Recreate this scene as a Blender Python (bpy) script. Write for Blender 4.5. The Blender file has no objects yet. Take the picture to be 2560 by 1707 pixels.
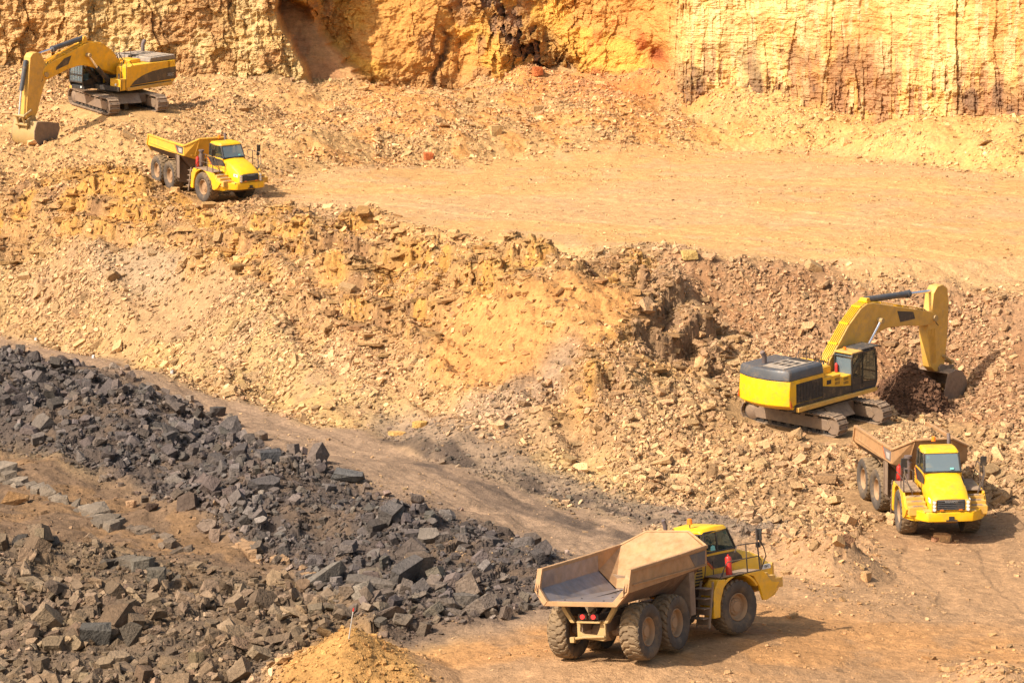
import bpy, bmesh, math, random
import numpy as np
from mathutils import Vector, Matrix
from mathutils.geometry import delaunay_2d_cdt
R = math.radians
random.seed(7); rng = np.random.default_rng(11)
SC = bpy.context.scene
COL = SC.collection

# ------------------------------------------------------------------ camera
CAMZ = 25.5; F = 7609.0; TILT = R(8.41)
cam = bpy.data.cameras.new('camera'); camo = bpy.data.objects.new('camera', cam); COL.objects.link(camo)
cam.sensor_width = 36; cam.lens = F/2560*36; cam.clip_start = 1; cam.clip_end = 3000
camo.location = (0, 0, CAMZ); camo.rotation_euler = (math.pi/2-TILT, 0, 0)
SC.camera = camo
# ------------------------------------------------------------------ sky + sun
SUN_AZ = math.atan2(-.58, -.815); SUN_EL = R(43)
w = bpy.data.worlds.new('World'); SC.world = w; w.use_nodes = True
nt = w.node_tree; bg = nt.nodes['Background']
sk = nt.nodes.new('ShaderNodeTexSky'); sk.sky_type = 'NISHITA'; sk.sun_disc = False
sk.sun_elevation = SUN_EL; sk.sun_rotation = math.pi/2-SUN_AZ
sk.dust_density = 3.0; sk.air_density = 1.0
wm = nt.nodes.new('ShaderNodeMix'); wm.data_type = 'RGBA'; wm.blend_type = 'MULTIPLY'; wm.inputs[0].default_value = 1; wm.inputs[7].default_value = (1, .93, .82, 1)   # dusty warm air
nt.links.new(sk.outputs[0], wm.inputs[6]); nt.links.new(wm.outputs[2], bg.inputs[0]); bg.inputs[1].default_value = 0.15
sl = bpy.data.lights.new('sun', 'SUN'); sl.energy = 4.6; sl.angle = R(.6); sl.color = (1, .915, .80)
so = bpy.data.objects.new('sun', sl); COL.objects.link(so)
sd = Vector((math.cos(SUN_AZ)*math.cos(SUN_EL), math.sin(SUN_AZ)*math.cos(SUN_EL), math.sin(SUN_EL)))
so.rotation_euler = sd.to_track_quat('Z', 'Y').to_euler()
SC.view_settings.view_transform = 'Standard'; SC.view_settings.look = 'None'
SC.view_settings.gamma = 1; SC.view_settings.exposure = 0.56
HAZE = 0
SC.cycles.max_bounces = 5; SC.cycles.diffuse_bounces = 3; SC.cycles.transmission_bounces = 4

# ------------------------------------------------------------------ helpers
K = 2560/2352
def raydir(px, py):
    a = (px-1280)/F; u = (853.5-py)/F; c, s = math.cos(TILT), math.sin(TILT)
    return np.array([a, c+u*s, -s+u*c])
def WD(vx, vy, D):
    d = raydir(vx*K, vy*K); return np.array([0, 0, CAMZ])+d*(D/d[1])
def WZ(vx, vy, z):
    d = raydir(vx*K, vy*K); return np.array([0, 0, CAMZ])+d*((z-CAMZ)/d[2])
def project(x, y, z):
    c, s = math.cos(TILT), math.sin(TILT); zz = z-CAMZ
    d = y*c-zz*s; u = y*s+zz*c
    return (1280+F*x/d)/K, (853.5-F*u/d)/K
def lin(c):
    c = np.asarray(c, float)/255; return np.where(c <= .04045, c/12.92, ((c+.055)/1.055)**2.4)
def alb(r, g, b, k=1.7): return np.minimum(lin((r, g, b))/k, .85)

def h2(ix, iy, s=0):
    n = (ix.astype(np.int64)*374761393+iy.astype(np.int64)*668265263+s*974634777) & 0xffffffff
    n = ((n ^ (n >> 13))*1274126177) & 0xffffffff
    n = ((n ^ (n >> 16))*2246822519) & 0xffffffff
    return ((n ^ (n >> 13)) & 0xffffff)/float(0xffffff)
def vn(x, y, s=0):
    ix = np.floor(x); iy = np.floor(y); fx = x-ix; fy = y-iy
    fx = fx*fx*(3-2*fx); fy = fy*fy*(3-2*fy)
    a = h2(ix, iy, s); b = h2(ix+1, iy, s); c = h2(ix, iy+1, s); d = h2(ix+1, iy+1, s)
    return (a+(b-a)*fx)*(1-fy)+(c+(d-c)*fx)*fy
def fbm(x, y, o=4, s=0, g=.5):
    t = 0; a = 1; n = 0
    for i in range(o):
        t = t+a*vn(x*2**i+i*17.3, y*2**i+i*9.1, s+i); n += a; a *= g
    return t/n
def voro(x, y, s=0):
    ix = np.floor(x); iy = np.floor(y); best = np.full(x.shape, 9.); sec = np.full(x.shape, 9.); cid = np.zeros(x.shape)
    bx = np.zeros(x.shape); by = np.zeros(x.shape)
    for dx in (-1, 0, 1):
        for dy in (-1, 0, 1):
            jx = ix+dx; jy = iy+dy
            px = jx+h2(jx, jy, s)*.9+.05; py = jy+h2(jx, jy, s+5)*.9+.05
            d = np.maximum(abs(px-x), abs(py-y))
            m = d < best
            sec = np.where(m, best, np.minimum(sec, d))
            cid = np.where(m, h2(jx, jy, s+9), cid); bx = np.where(m, x-px, bx); by = np.where(m, y-py, by)
            best = np.where(m, d, best)
    return cid, sec-best, bx, by
def sstep(a, b, x):
    t = np.clip((x-a)/(b-a), 0, 1); return t*t*(3-2*t)
def inpoly(vx, vy, poly):
    m = np.zeros(vx.shape, bool); n = len(poly)
    for i in range(n):
        x1, y1 = poly[i]; x2, y2 = poly[(i+1) % n]
        if y1 == y2: continue
        c = ((y1 > vy) != (y2 > vy)) & (vx < (x2-x1)*(vy-y1)/(y2-y1)+x1); m ^= c
    return m
def blur(a, n, ax):
    if n < 1: return a
    k = 2*n+1; p = [(0, 0)]*a.ndim; p[ax] = (n+1, n)
    c = np.cumsum(np.pad(a, p, mode='edge'), axis=ax)
    return (np.take(c, range(k, c.shape[ax]), axis=ax)-np.take(c, range(0, c.shape[ax]-k), axis=ax))/k
def blur2(a, n, m):
    for _ in range(2): a = blur(blur(a, n, 0), m, 1)
    return a

def tag(o, label=None, cat=None, group=None, kind=None):
    if label: o['label'] = label
    if cat: o['category'] = cat
    if group: o['group'] = group
    if kind: o['kind'] = kind
    return o
def link(name, me, mat=None, parent=None):
    o = bpy.data.objects.new(name, me); COL.objects.link(o)
    if mat is not None and not me.materials: me.materials.append(mat)
    if parent is not None: o.parent = parent
    return o
def np_mesh(name, V, Fc, smooth=False, col=None):
    """V (n,3); Fc (m,k) array of equal sized faces"""
    me = bpy.data.meshes.new(name); n, k = Fc.shape
    me.vertices.add(len(V)); me.vertices.foreach_set('co', np.ascontiguousarray(V, np.float32).ravel())
    me.loops.add(n*k); me.loops.foreach_set('vertex_index', np.ascontiguousarray(Fc, np.int32).ravel())
    me.polygons.add(n); me.polygons.foreach_set('loop_start', np.arange(0, n*k, k, dtype=np.int32))
    me.polygons.foreach_set('use_smooth', np.full(n, smooth))
    me.update(calc_edges=True)
    if col is not None:
        a = me.color_attributes.new('Col', 'FLOAT_COLOR', 'POINT')
        a.data.foreach_set('color', np.hstack([col, np.ones((len(col), 1))]).astype(np.float32).ravel())
    return me
def grid_faces(nr, nc):
    i = np.arange((nr-1)*(nc-1)); r = i//(nc-1); c = i % (nc-1); a = r*nc+c
    return np.stack([a, a+1, a+nc+1, a+nc], 1)

# ------------------------------------------------------------------ materials
class NB:
    def __init__(s, name):
        s.m = bpy.data.materials.new(name); s.m.use_nodes = True; s.t = s.m.node_tree
        s.b = s.t.nodes['Principled BSDF']
    def n(s, ty, **kw):
        x = s.t.nodes.new('ShaderNode'+ty)
        for k, v in kw.items():
            if k in x.inputs: x.inputs[k].default_value = v
            else: setattr(x, k, v)
        return x
    def l(s, a, b): s.t.links.new(a, b)
    def math(s, op, a, b=None):
        x = s.n('Math', operation=op)
        for i, v in enumerate((a, b)):
            if v is None: continue
            if hasattr(v, 'links'): s.l(v, x.inputs[i])
            else: x.inputs[i].default_value = v
        return x.outputs[0]
    def mix(s, f, a, b, bt='MIX'):
        x = s.n('Mix', data_type='RGBA', blend_type=bt)
        for i, v in ((0, f), (6, a), (7, b)):
            if hasattr(v, 'links'): s.l(v, x.inputs[i])
            else: x.inputs[i].default_value = v if i == 0 else tuple(v)+((1,) if len(v) == 3 else ())
        return x.outputs[2]
    def noise(s, scale, detail=4, vec=None, rough=.6):
        x = s.n('TexNoise', Scale=scale, Detail=detail, Roughness=rough)
        if vec is not None: s.l(vec, x.inputs['Vector'])
        return x.outputs[0]
    def ramp(s, v, a, b, lo=0., hi=1.):
        x = s.n('MapRange'); s.l(v, x.inputs[0])
        for i, q in enumerate((a, b, lo, hi)): x.inputs[i+1].default_value = q
        return x.outputs[0]

def ground_material(name, bumps, var=.35, stretch=(1, 1, 1), rough=.95):
    N = NB(name); tc = N.n('TexCoord').outputs['Object']
    mp = N.n('Mapping'); N.l(tc, mp.inputs[0]); mp.inputs['Scale'].default_value = stretch; v = mp.outputs[0]
    at = N.n('Attribute', attribute_name='Col').outputs['Color']
    n1 = N.noise(1.3, 5, v); n2 = N.noise(7, 5, v); vo = N.n('TexVoronoi', Scale=5.5); N.l(v, vo.inputs['Vector'])
    k = N.ramp(n1, .3, .7, 1-var*.6, 1+var*.5); k2 = N.ramp(n2, .3, .72, 1-var, 1+var)
    vc = N.n('SeparateColor'); N.l(vo.outputs['Color'], vc.inputs[0])
    k3 = N.ramp(vc.outputs[0], 0, 1, 1-var*.5, 1+var*.45)
    kk = N.math('MULTIPLY', N.math('MULTIPLY', k, k2), k3)
    cc = N.n('VectorMath', operation='SCALE'); N.l(at, cc.inputs[0]); N.l(kk, cc.inputs['Scale'])
    N.l(cc.outputs[0], N.b.inputs['Base Color']); N.b.inputs['Roughness'].default_value = rough
    N.b.inputs['Specular IOR Level'].default_value = .15
    prev = None
    for sc, st, kind in bumps:
        if kind == 'v':
            t = N.n('TexVoronoi', Scale=sc); N.l(v, t.inputs['Vector']); hgt = t.outputs['Distance']
        else: hgt = N.noise(sc, 4, v, .65)
        b = N.n('Bump', Strength=st, Distance=1/sc*.8); N.l(hgt, b.inputs['Height'])
        if prev is not None: N.l(prev, b.inputs['Normal'])
        prev = b.outputs[0]
    N.l(prev, N.b.inputs['Normal'])
    return N.m
M_ground = ground_material('quarry_ground', [(1.6, .35, 'n'), (7, .4, 'n'), (16, .35, 'v')], .22)
M_cliff = ground_material('cliff_rock', [(.9, .5, 'n'), (3, .4, 'n'), (8, .5, 'n')], .16, (1.0, 1, 2.2))
M_rock = ground_material('broken_rock', [(3, .5, 'n'), (12, .5, 'n')], .2)

def plain(name, c, rough=.5, metal=0., dust=.0, dustc=(.42, .29, .17), spec=.5, var=.1, coat=0):
    N = NB(name); tc = N.n('TexCoord').outputs['Object']
    c = tuple(c)
    base = N.mix(N.ramp(N.noise(2.2, 4, tc), .35, .7), tuple(q*(1-var) for q in c), tuple(min(q*(1+var), 1) for q in c))
    if dust > 0:
        g = N.n('NewGeometry'); sx = N.n('SeparateXYZ'); N.l(g.outputs['Normal'], sx.inputs[0])
        up = N.ramp(sx.outputs[2], -.2, 1, .25, 1.)
        pn = N.ramp(N.noise(3.5, 6, tc, .7), .62-.45*dust, .95-.4*dust, 0, 1)
        base = N.mix(N.math('MULTIPLY', N.math('MULTIPLY', pn, up), min(1, dust*1.6)), base, dustc)
    base = N.mix(N.ramp(N.noise(1.6, 7, tc, .78), .5, .68, 0, .45 if dust > .1 else .1), base, (.30, .19, .09))
    N.l(base, N.b.inputs['Base Color'])
    r = N.ramp(N.noise(6, 4, tc), .3, .7, rough*.85, min(1, rough*1.25)); N.l(r, N.b.inputs['Roughness'])
    N.b.inputs['Metallic'].default_value = metal; N.b.inputs['Specular IOR Level'].default_value = spec
    bm_ = N.n('Bump', Strength=.12, Distance=.02); N.l(N.noise(14, 4, tc), bm_.inputs['Height']); N.l(bm_.outputs[0], N.b.inputs['Normal'])
    return N.m
YEL = (.82, .42, .008)
M_yel = plain('yellow_paint', YEL, .46, dust=.46, dustc=(.48, .30, .13))
M_yelb = plain('clean_yellow_paint', (.84, .46, .006), .40, dust=.26, dustc=(.56, .36, .13), var=.05)
M_yeld = plain('dusty_yellow_paint', (.66, .36, .05), .6, dust=.6, dustc=(.50, .31, .14))
M_tan = plain('dust_caked_body_paint', (.38, .20, .08), .7, dust=.55, dustc=(.48, .29, .15), var=.22)
M_bedo = plain('ochre_body_paint', (.72, .38, .04), .55, dust=.3, dustc=(.52, .32, .13))
M_steel = plain('worn_bed_steel', (.24, .20, .19), .45, metal=.3, dust=.4, dustc=(.36, .25, .17), var=.25)
M_black = plain('black_plastic', (.025, .022, .02), .45, dust=.12, dustc=(.25, .17, .1))
M_gry = plain('charcoal_cover_paint', (.07, .072, .078), .45, dust=.18, dustc=(.34, .25, .17))
M_grtop = plain('dusty_grey_cover', (.12, .11, .10), .6, dust=.85, dustc=(.46, .36, .26))
M_under = plain('dirty_undercarriage_steel', (.16, .105, .07), .75, dust=.75, dustc=(.40, .275, .17))
M_frame = plain('dusty_frame_paint', (.42, .27, .09), .75, dust=.7, dustc=(.40, .27, .15))
M_tyre = plain('dusty_tyre_rubber', (.085, .068, .055), .85, dust=.4, dustc=(.25, .18, .12), spec=.2)
M_tread = plain('tread_rubber_with_dust', (.15, .105, .065), .9, dust=.75, dustc=(.30, .205, .115), spec=.15)
M_rim = plain('dusty_rim', (.34, .2, .10), .7, dust=.5, dustc=(.40, .27, .16))
M_dark = plain('dark_grille_rubber', (.03, .025, .022), .7, dust=.25, dustc=(.2, .14, .09))
M_chrome = plain('cylinder_rod_chrome', (.75, .76, .8), .22, metal=.9)
M_pipe = plain('rail_steel', (.07, .05, .04), .6, dust=.3, dustc=(.3, .2, .12))
M_rust = plain('exhaust_steel', (.14, .10, .09), .65, dust=.3)
M_red = plain('red_extinguisher_paint', (.55, .03, .02), .35)
M_orange = plain('orange_beacon_lens', (.9, .22, .02), .3)
M_white = plain('white_decal', (.7, .7, .68), .5)
M_ored = plain('orange_red_stripe', (.65, .12, .02), .5)
M_light = plain('headlight_glass', (.75, .75, .72), .15)
M_keel = plain('grimy_bed_underside', (.13, .075, .045), .8, dust=.35, dustc=(.24, .15, .09))
M_faded = plain('faded_emblem_paint', (.42, .38, .33), .6, dust=.4, dustc=(.4, .3, .2))
M_teal = plain('teal_sticker', (.2, .55, .5), .5)
M_seat = plain('seat_fabric', (.04, .05, .055), .8)
M_decal = plain('dark_side_decal', (.035, .03, .03), .4, dust=.12, dustc=(.3, .22, .15))
M_tl = NB('tail_light_red'); M_tl.b.inputs['Base Color'].default_value = (.8, .02, .02, 1)
M_tl.b.inputs['Emission Color'].default_value = (1, .04, .03, 1); M_tl.b.inputs['Emission Strength'].default_value = 1.2; M_tl = M_tl.m
def glass(name, tint, alpha):
    N = NB(name); N.b.inputs['Base Color'].default_value = tint+(1,); N.b.inputs['Roughness'].default_value = .05
    N.b.inputs['Specular IOR Level'].default_value = .8
    tr = N.n('BsdfTransparent'); tr.inputs[0].default_value = (.75, .85, .83, 1)
    mx = N.n('MixShader', Fac=alpha); N.l(tr.outputs[0], mx.inputs[1]); N.l(N.b.outputs[0], mx.inputs[2])
    N.l(mx.outputs[0], N.t.nodes['Material Output'].inputs[0]); return N.m
M_glass = glass('windscreen_glass', (.20, .26, .29), .62)
M_sglass = glass('side_window_glass', (.03, .04, .035), .5)
# ------------------------------------------------------------------ vehicle poses (position, yaw pitch roll, joint yaw)
def rotm(yaw, pit, rol): return Matrix.Rotation(R(yaw), 4, 'Z') @ Matrix.Rotation(R(pit), 4, 'Y') @ Matrix.Rotation(R(rol), 4, 'X')
TR = [((4.70, 98.34, CAMZ-24.67), (61.1, 4.4, -5.6), -17.0, -1.4),
      ((17.22, 125.27, CAMZ-25.93), (-80.9, 1.3, 1.1), -6.1, .6),
      ((-19.04, 186.58, CAMZ-18.32), (-61.2, 4.5, 1.4), 9.1, .6)]
EX = [((15.69*.9, 154.8*.9, CAMZ-27.08*.9), (-45.2, 1.5, 3.8), 89.5, .9),
      ((-26.57, 205.11, CAMZ-14.44), (-57.0, 4.2, .8), -67.4, 1.)]
ART = Vector((.9, 0, 1.2))
def truck_mats(t):
    p, e, a, ap = t; Mw = Matrix.Translation(p) @ rotm(*e)
    Mf = Matrix.Translation(ART) @ rotm(a, ap, 0) @ Matrix.Translation(-ART)
    return Mw, Mf
contacts = []
for t in TR:
    Mw, Mf = truck_mats(t)
    for x in (-3.49, -1.41, 2.84):
        for y in (-1.25, 1.25):
            q = Vector((x, y, -.03 if x < 0 else 0.0))
            contacts.append(Mw @ ((Mf @ q) if x > 0 else q))
for p, e, s, sc in EX:
    Mw = Matrix.Translation(p) @ rotm(*e) @ Matrix.Scale(sc, 4)
    for x in (-2.9, 0, 2.9):
        for y in (-1.8, 0, 1.8): contacts.append(Mw @ Vector((x, y, .04)))
CN = np.array([tuple(c) for c in contacts])

# ------------------------------------------------------------------ terrain control points (a survey of the pit)
cols = {
0: [(1568,'z',-.2),(1400,'z',0),(1240,'z',.3),(1110,'z',.2),(1035,'z',.1),(960,'z',1.2),(830,'c',2.2),(775,'z',0),(745,'z',0),(650,'d',181),(550,'d',184),(450,'d',188),(350,'d',194.5),(325,'d',199),(250,'d',208),(160,'d',228)],
110: [(352,'d',195.5),(328,'d',199),(298,'d',203),(262,'d',207)],
300: [(1568,'z',0),(1420,'z',.1),(1270,'z',.2),(1210,'z',-.2),(1120,'z',-.3),(1000,'z',.9),(893,'c',2.1),(850,'z',0),(815,'z',0),(700,'d',172),(600,'d',175.5),(500,'d',179),(400,'d',184),(330,'d',190),(260,'d',201),(225,'d',222)],
600: [(1568,'z',.1),(1420,'z',.2),(1340,'z',-.2),(1270,'z',-.3),(1150,'z',.8),(1040,'c',1.7),(975,'z',0),(925,'z',0),(850,'d',156),(750,'d',160),(640,'d',165),(560,'d',171),(485,'z',7.1),(430,'z',7.2),(330,'d',197),(250,'d',212),(200,'d',221)],
900: [(1568,'z',.4),(1480,'z',.4),(1390,'z',.8),(1300,'z',.5),(1230,'z',.7),(1155,'c',1.5),(1050,'z',0),(975,'z',0),(900,'d',148),(800,'d',152),(700,'d',157),(600,'d',163),(525,'z',7.2),(388,'z',7.4),(300,'d',207),(240,'d',217),(215,'d',231)],
1200: [(1568,'z',.8),(1450,'z',.6),(1385,'z',.4),(1330,'z',.8),(1255,'c',1.1),(1180,'z',0),(1085,'z',0),(1030,'d',135),(950,'d',138),(860,'d',141.5),(760,'d',146),(660,'d',150.5),(590,'z',7),(365,'z',7.5),(290,'d',218),(230,'d',226),(195,'d',229)],
1450: [(1568,'z',.9),(1480,'z',.8),(1380,'z',.5),(1250,'z',.1),(1135,'z',0),(1050,'d',134.5),(960,'d',137),(860,'d',140),(740,'d',145.5),(640,'d',150),(578,'z',7),(350,'z',7.5),(280,'d',220),(220,'d',227),(185,'d',229)],
1560: [(1300,'z',.2),(1180,'z',0),(1090,'d',132.5),(1000,'d',135.5),(900,'d',140),(820,'d',144.5),(740,'d',148.5),(660,'d',152.3),(600,'z',6.8),(347,'z',7.5)],
1650: [(1568,'z',.8),(1450,'z',.6),(1300,'z',.2),(1190,'z',0),(1100,'d',130.5),(1000,'d',136),(900,'d',142),(820,'d',147.5),(760,'d',150.5),(690,'d',152.5),(600,'z',6.8),(345,'z',7.5),(290,'d',219),(240,'d',224),(205,'d',226)],
1850: [(1568,'z',.6),(1450,'z',.4),(1300,'z',0),(1200,'z',0),(1110,'d',130),(1000,'d',136.5),(880,'d',143),(800,'d',148),(720,'d',151.5),(630,'d',154.5),(570,'z',6.8),(348,'z',7.4),(290,'d',216),(230,'d',222)],
2050: [(1568,'z',.4),(1450,'z',.2),(1320,'z',-.2),(1200,'z',-.2),(1120,'d',131),(1020,'d',136),(950,'d',141.5),(900,'d',145),(850,'d',147),(780,'d',149.3),(700,'d',151.8),(650,'d',154.3),(600,'z',6.7),(372,'z',7.4),(310,'d',207),(262,'d',218)],
2200: [(1568,'z',.4),(1450,'z',.1),(1320,'z',-.3),(1200,'z',-.4),(1130,'z',0),(1060,'d',133),(1000,'d',138),(950,'d',143),(912,'d',146.5),(850,'d',148.2),(760,'d',150.2),(690,'d',152.3),(650,'d',154.6),(600,'z',6.5),(388,'z',7.4),(330,'d',203),(285,'d',212)],
2352: [(1568,'z',.5),(1450,'z',.1),(1300,'z',-.4),(1200,'z',-.4),(1130,'z',.1),(1060,'d',132.5),(960,'d',139.5),(900,'d',143.3),(840,'d',146),(760,'d',149),(690,'d',152),(640,'d',156),(590,'z',6.5),(405,'z',7.3),(350,'d',198),(300,'d',207)]}
cols[-1400] = cols[0]; cols[-400] = cols[0]; cols[2760] = cols[2352]; cols[3760] = cols[2352]
pts = []
for vx, lst in cols.items():
    first = last = None
    for vy, k, v in lst:
        p = WD(vx, vy, v) if k == 'd' else WZ(vx, vy, v)
        pts.append(p)
        if first is None: first = p
        last = p
        if k == 'c':
            a = p[0]/p[1]
            pts.append(np.array([a*(p[1]+2.6), p[1]+2.6, .1])); pts.append(np.array([a*(p[1]+.9), p[1]+.9, v-.15]))
    a = first[0]/first[1]
    if lst[0][0] > 1400: pts.append(np.array([a*82, 82., first[2]]))
    if vx == 110: continue
    a = last[0]/last[1]; pts.append(np.array([a*(last[1]+12), last[1]+12, last[2]+1.2])); pts.append(np.array([a*262, 262., 14.]))
pts = np.array(pts)
dd = np.sqrt(((pts[:, None, :2]-CN[None, :, :2])**2).sum(2)).min(1)
pts = pts[dd > 2.6]
allp = np.vstack([pts, CN])
vo, ed, fa, *_ = delaunay_2d_cdt([Vector((p[0], p[1])) for p in allp], [], [], 0, 1e-4)
vo = np.array([tuple(v) for v in vo])
zi = allp[np.argmin(((vo[:, None]-allp[None, :, :2])**2).sum(2), 1), 2]
NC, NR = 1340, 1080
A = np.linspace(-.300, .300, NC); DD = np.linspace(86, 246, NR)
GA, GD = np.meshgrid(A, DD); GX = GA*GD; GZ = np.zeros_like(GX)
for tri in fa:
    a, b, c = (vo[i] for i in tri); za, zb, zc = (zi[i] for i in tri)
    den = (b[1]-c[1])*(a[0]-c[0])+(c[0]-b[0])*(a[1]-c[1])
    if abs(den) < 1e-9: continue
    r0 = max(0, int((min(a[1], b[1], c[1])-86)/160*(NR-1))); r1 = min(NR, int((max(a[1], b[1], c[1])-86)/160*(NR-1))+2)
    if r1 <= r0: continue
    ra = [q[0]/q[1] for q in (a, b, c)]
    # azimuth bounds of the triangle (edges straight in x,y so extremes are at corners)
    c0 = max(0, int((min(ra)+.300)/.600*(NC-1))-1); c1 = min(NC, int((max(ra)+.300)/.600*(NC-1))+2)
    if c1 <= c0: continue
    X = GX[r0:r1, c0:c1]; Y = GD[r0:r1, c0:c1]
    l1 = ((b[1]-c[1])*(X-c[0])+(c[0]-b[0])*(Y-c[1]))/den; l2 = ((c[1]-a[1])*(X-c[0])+(a[0]-c[0])*(Y-c[1]))/den; l3 = 1-l1-l2
    m = (l1 > -1e-6) & (l2 > -1e-6) & (l3 > -1e-6)
    GZ[r0:r1, c0:c1] = np.where(m, l1*za+l2*zb+l3*zc, GZ[r0:r1, c0:c1])
GZ = blur2(GZ, 3, 6)
VX, VY = project(GX, GD, GZ)            # where each survey point of the pit plan lies, for the zone plan below
# --- zone plan
P_coal = [(-1500,840),(-300,815),(0,800),(140,832),(290,875),(400,922),(530,985),(640,1035),(770,1080),(880,1135),(1010,1170),(1150,1220),(1310,1280),(1260,1350),(1245,1395),(1000,1440),(930,1480),(860,1490),(800,1400),(720,1350),(640,1300),(560,1255),(480,1205),(400,1160),(250,1110),(150,1055),(0,1030),(-1500,1010)]
P_fore = [(-1500,1225),(0,1225),(300,1262),(450,1290),(620,1340),(720,1350),(800,1400),(860,1490),(700,1520),(600,1600),(500,1900),(-1500,1900)]
P_mound = [(600,1640),(670,1560),(720,1500),(800,1462),(860,1490),(930,1545),(1010,1640),(1010,1900),(500,1900)]
P_brown = [(-1500,1020),(0,1030),(150,1055),(250,1110),(400,1160),(560,1255),(640,1300),(720,1350),(620,1345),(300,1265),(0,1228),(-1500,1225)]
P_road = [(-1500,745),(0,748),(110,772),(300,822),(460,885),(600,928),(700,955),(860,990),(1000,1040),(1150,1100),(1300,1160),(1480,1200),(1480,1330),(1300,1420),(900,1500),(900,1200),(400,960),(0,830),(-1500,830)]
P_berm = [(830,945),(1000,965),(1150,1010),(1230,1050),(1380,1110),(1600,1165),(1820,1215),(1700,1240),(1500,1215),(1200,1125),(1000,1055),(850,990)]
P_bench = [(610,438),(760,398),(1000,383),(1200,367),(1500,352),(1600,347),(1900,352),(2100,383),(2352,408),(3800,460),(3800,720),(2352,680),(2150,655),(2000,635),(1850,600),(1620,585),(1450,570),(1250,585),(1100,575),(960,548),(890,510),(800,470),(700,480),(600,470)]
P_out = [(-1500,380),(0,420),(150,400),(260,380),(420,440),(560,470),(700,485),(880,495),(960,555),(1100,578),(1250,590),(1480,590),(1520,640),(1600,740),(1690,820),(1560,860),(1440,850),(1380,1010),(1330,960),(1180,890),(1020,870),(900,800),(830,790),(700,770),(680,700),(560,640),(420,650),(400,570),(250,590),(200,540),(60,570),(-1500,560)]
P_shaded_spur = [(1470,625),(1530,640),(1600,725),(1700,815),(1650,865),(1530,800),(1440,850),(1400,970),(1365,1010),(1390,870),(1440,780),(1470,700)]
P_chute = [(1300,780),(1350,800),(1290,880),(1180,960),(1000,1000),(880,960),(1000,930),(1150,880)]
P_chute2 = [(240,560),(400,570),(440,650),(330,680),(200,640)]
P_fan = [(640,600),(720,610),(790,720),(860,790),(960,800),(1060,960),(960,935),(860,880),(720,770),(620,690)]
P_dirt = [(1230,660),(1400,640),(1480,690),(1430,760),(1330,820),(1200,900),(1030,860),(980,780),(1020,700)]
P_floor = [(1480,1230),(1780,1240),(2000,1210),(2100,1180),(2300,1180),(3800,1180),(3800,1900),(1000,1900),(900,1500),(1300,1420)]
P_rub2 = [(1380,880),(1560,870),(1700,780),(1850,900),(2100,960),(2352,1000),(3800,1000),(3800,1180),(2260,1170),(2050,1190),(1960,1330),(1780,1310),(1640,1190),(1450,1120),(1380,1010)]
P_slope = [(1500,600),(1620,590),(1850,600),(2000,640),(2352,690),(3800,720),(3800,1000),(2352,1000),(2100,960),(1850,900),(1690,790),(1600,720)]
P_back = [(-1500,100),(0,100),(450,190),(740,215),(1000,185),(1500,160),(1800,190),(2352,270),(3800,320),(3800,460),(2352,408),(2100,383),(1900,352),(1500,352),(1200,367),(1000,383),(760,398),(610,438),(560,470),(420,440),(260,380),(0,420),(-1500,380)]
def mask(poly, n=5, m=6): return blur2(inpoly(VX+ (fbm(GX*.7, GD*.7, 3, 3)-.5)*46, VY+(fbm(GX*.7, GD*.7, 3, 8)-.5)*26, poly).astype(float), n, m)
m = {k: mask(p) for k, p in dict(coal=P_coal, fore=P_fore, mound=P_mound, brown=P_brown, road=P_road, berm=P_berm, bench=P_bench, out=P_out, dirt=P_dirt, chute=P_chute, fan=P_fan, spur=P_shaded_spur, chute2=P_chute2, floor=P_floor, rub2=P_rub2, slope=P_slope, back=P_back).items()}
near_c = np.full(GX.shape, 9.)
for c in CN:
    near_c = np.minimum(near_c, np.hypot(GX-c[0], GD-c[1]))
free = sstep(.9, 3.0, near_c)
# compacted haul lanes left by the machines
def lane_d(vpts, z):
    P = [WZ(a, b, z) for a, b in vpts]; best = np.full(GX.shape, 99.)
    for a, b in zip(P[:-1], P[1:]):
        d = b[:2]-a[:2]; L2 = d@d; t = np.clip(((GX-a[0])*d[0]+(GD-a[1])*d[1])/L2, 0, 1)
        best = np.minimum(best, np.hypot(GX-a[0]-t*d[0], GD-a[1]-t*d[1]))
    return best
wob = (fbm(GX*.3, GD*.3, 2, 201)-.5)*1.2
lane = np.zeros(GX.shape)
for vp, z in (([(800,1640),(1300,1505),(1600,1445),(2000,1425),(2700,1380)], .5), ([(1250,1600),(1700,1520),(2100,1500),(2700,1470)], .4), ([(2160,1200),(2190,1300),(2300,1420),(2700,1560)], -.2),
              ([(-300,730),(0,775),(300,850),(500,925),(800,1035),(1100,1130),(1400,1235),(1560,1330)], 0), ([(-300,745),(0,790),(480,940),(900,1100),(1300,1230)], 0), ([(560,452),(800,442),(1400,455),(1900,500),(2700,560)], 7.1), ([(640,445),(1100,500),(1600,540),(2100,570),(2700,640)], 6.9), ([(600,440),(1300,400),(2000,420),(2700,470)], 7.3)):
    dl = lane_d(vp, z)+wob
    lane = np.maximum(lane, sstep(.5, .25, abs(dl-1.35)))
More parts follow.
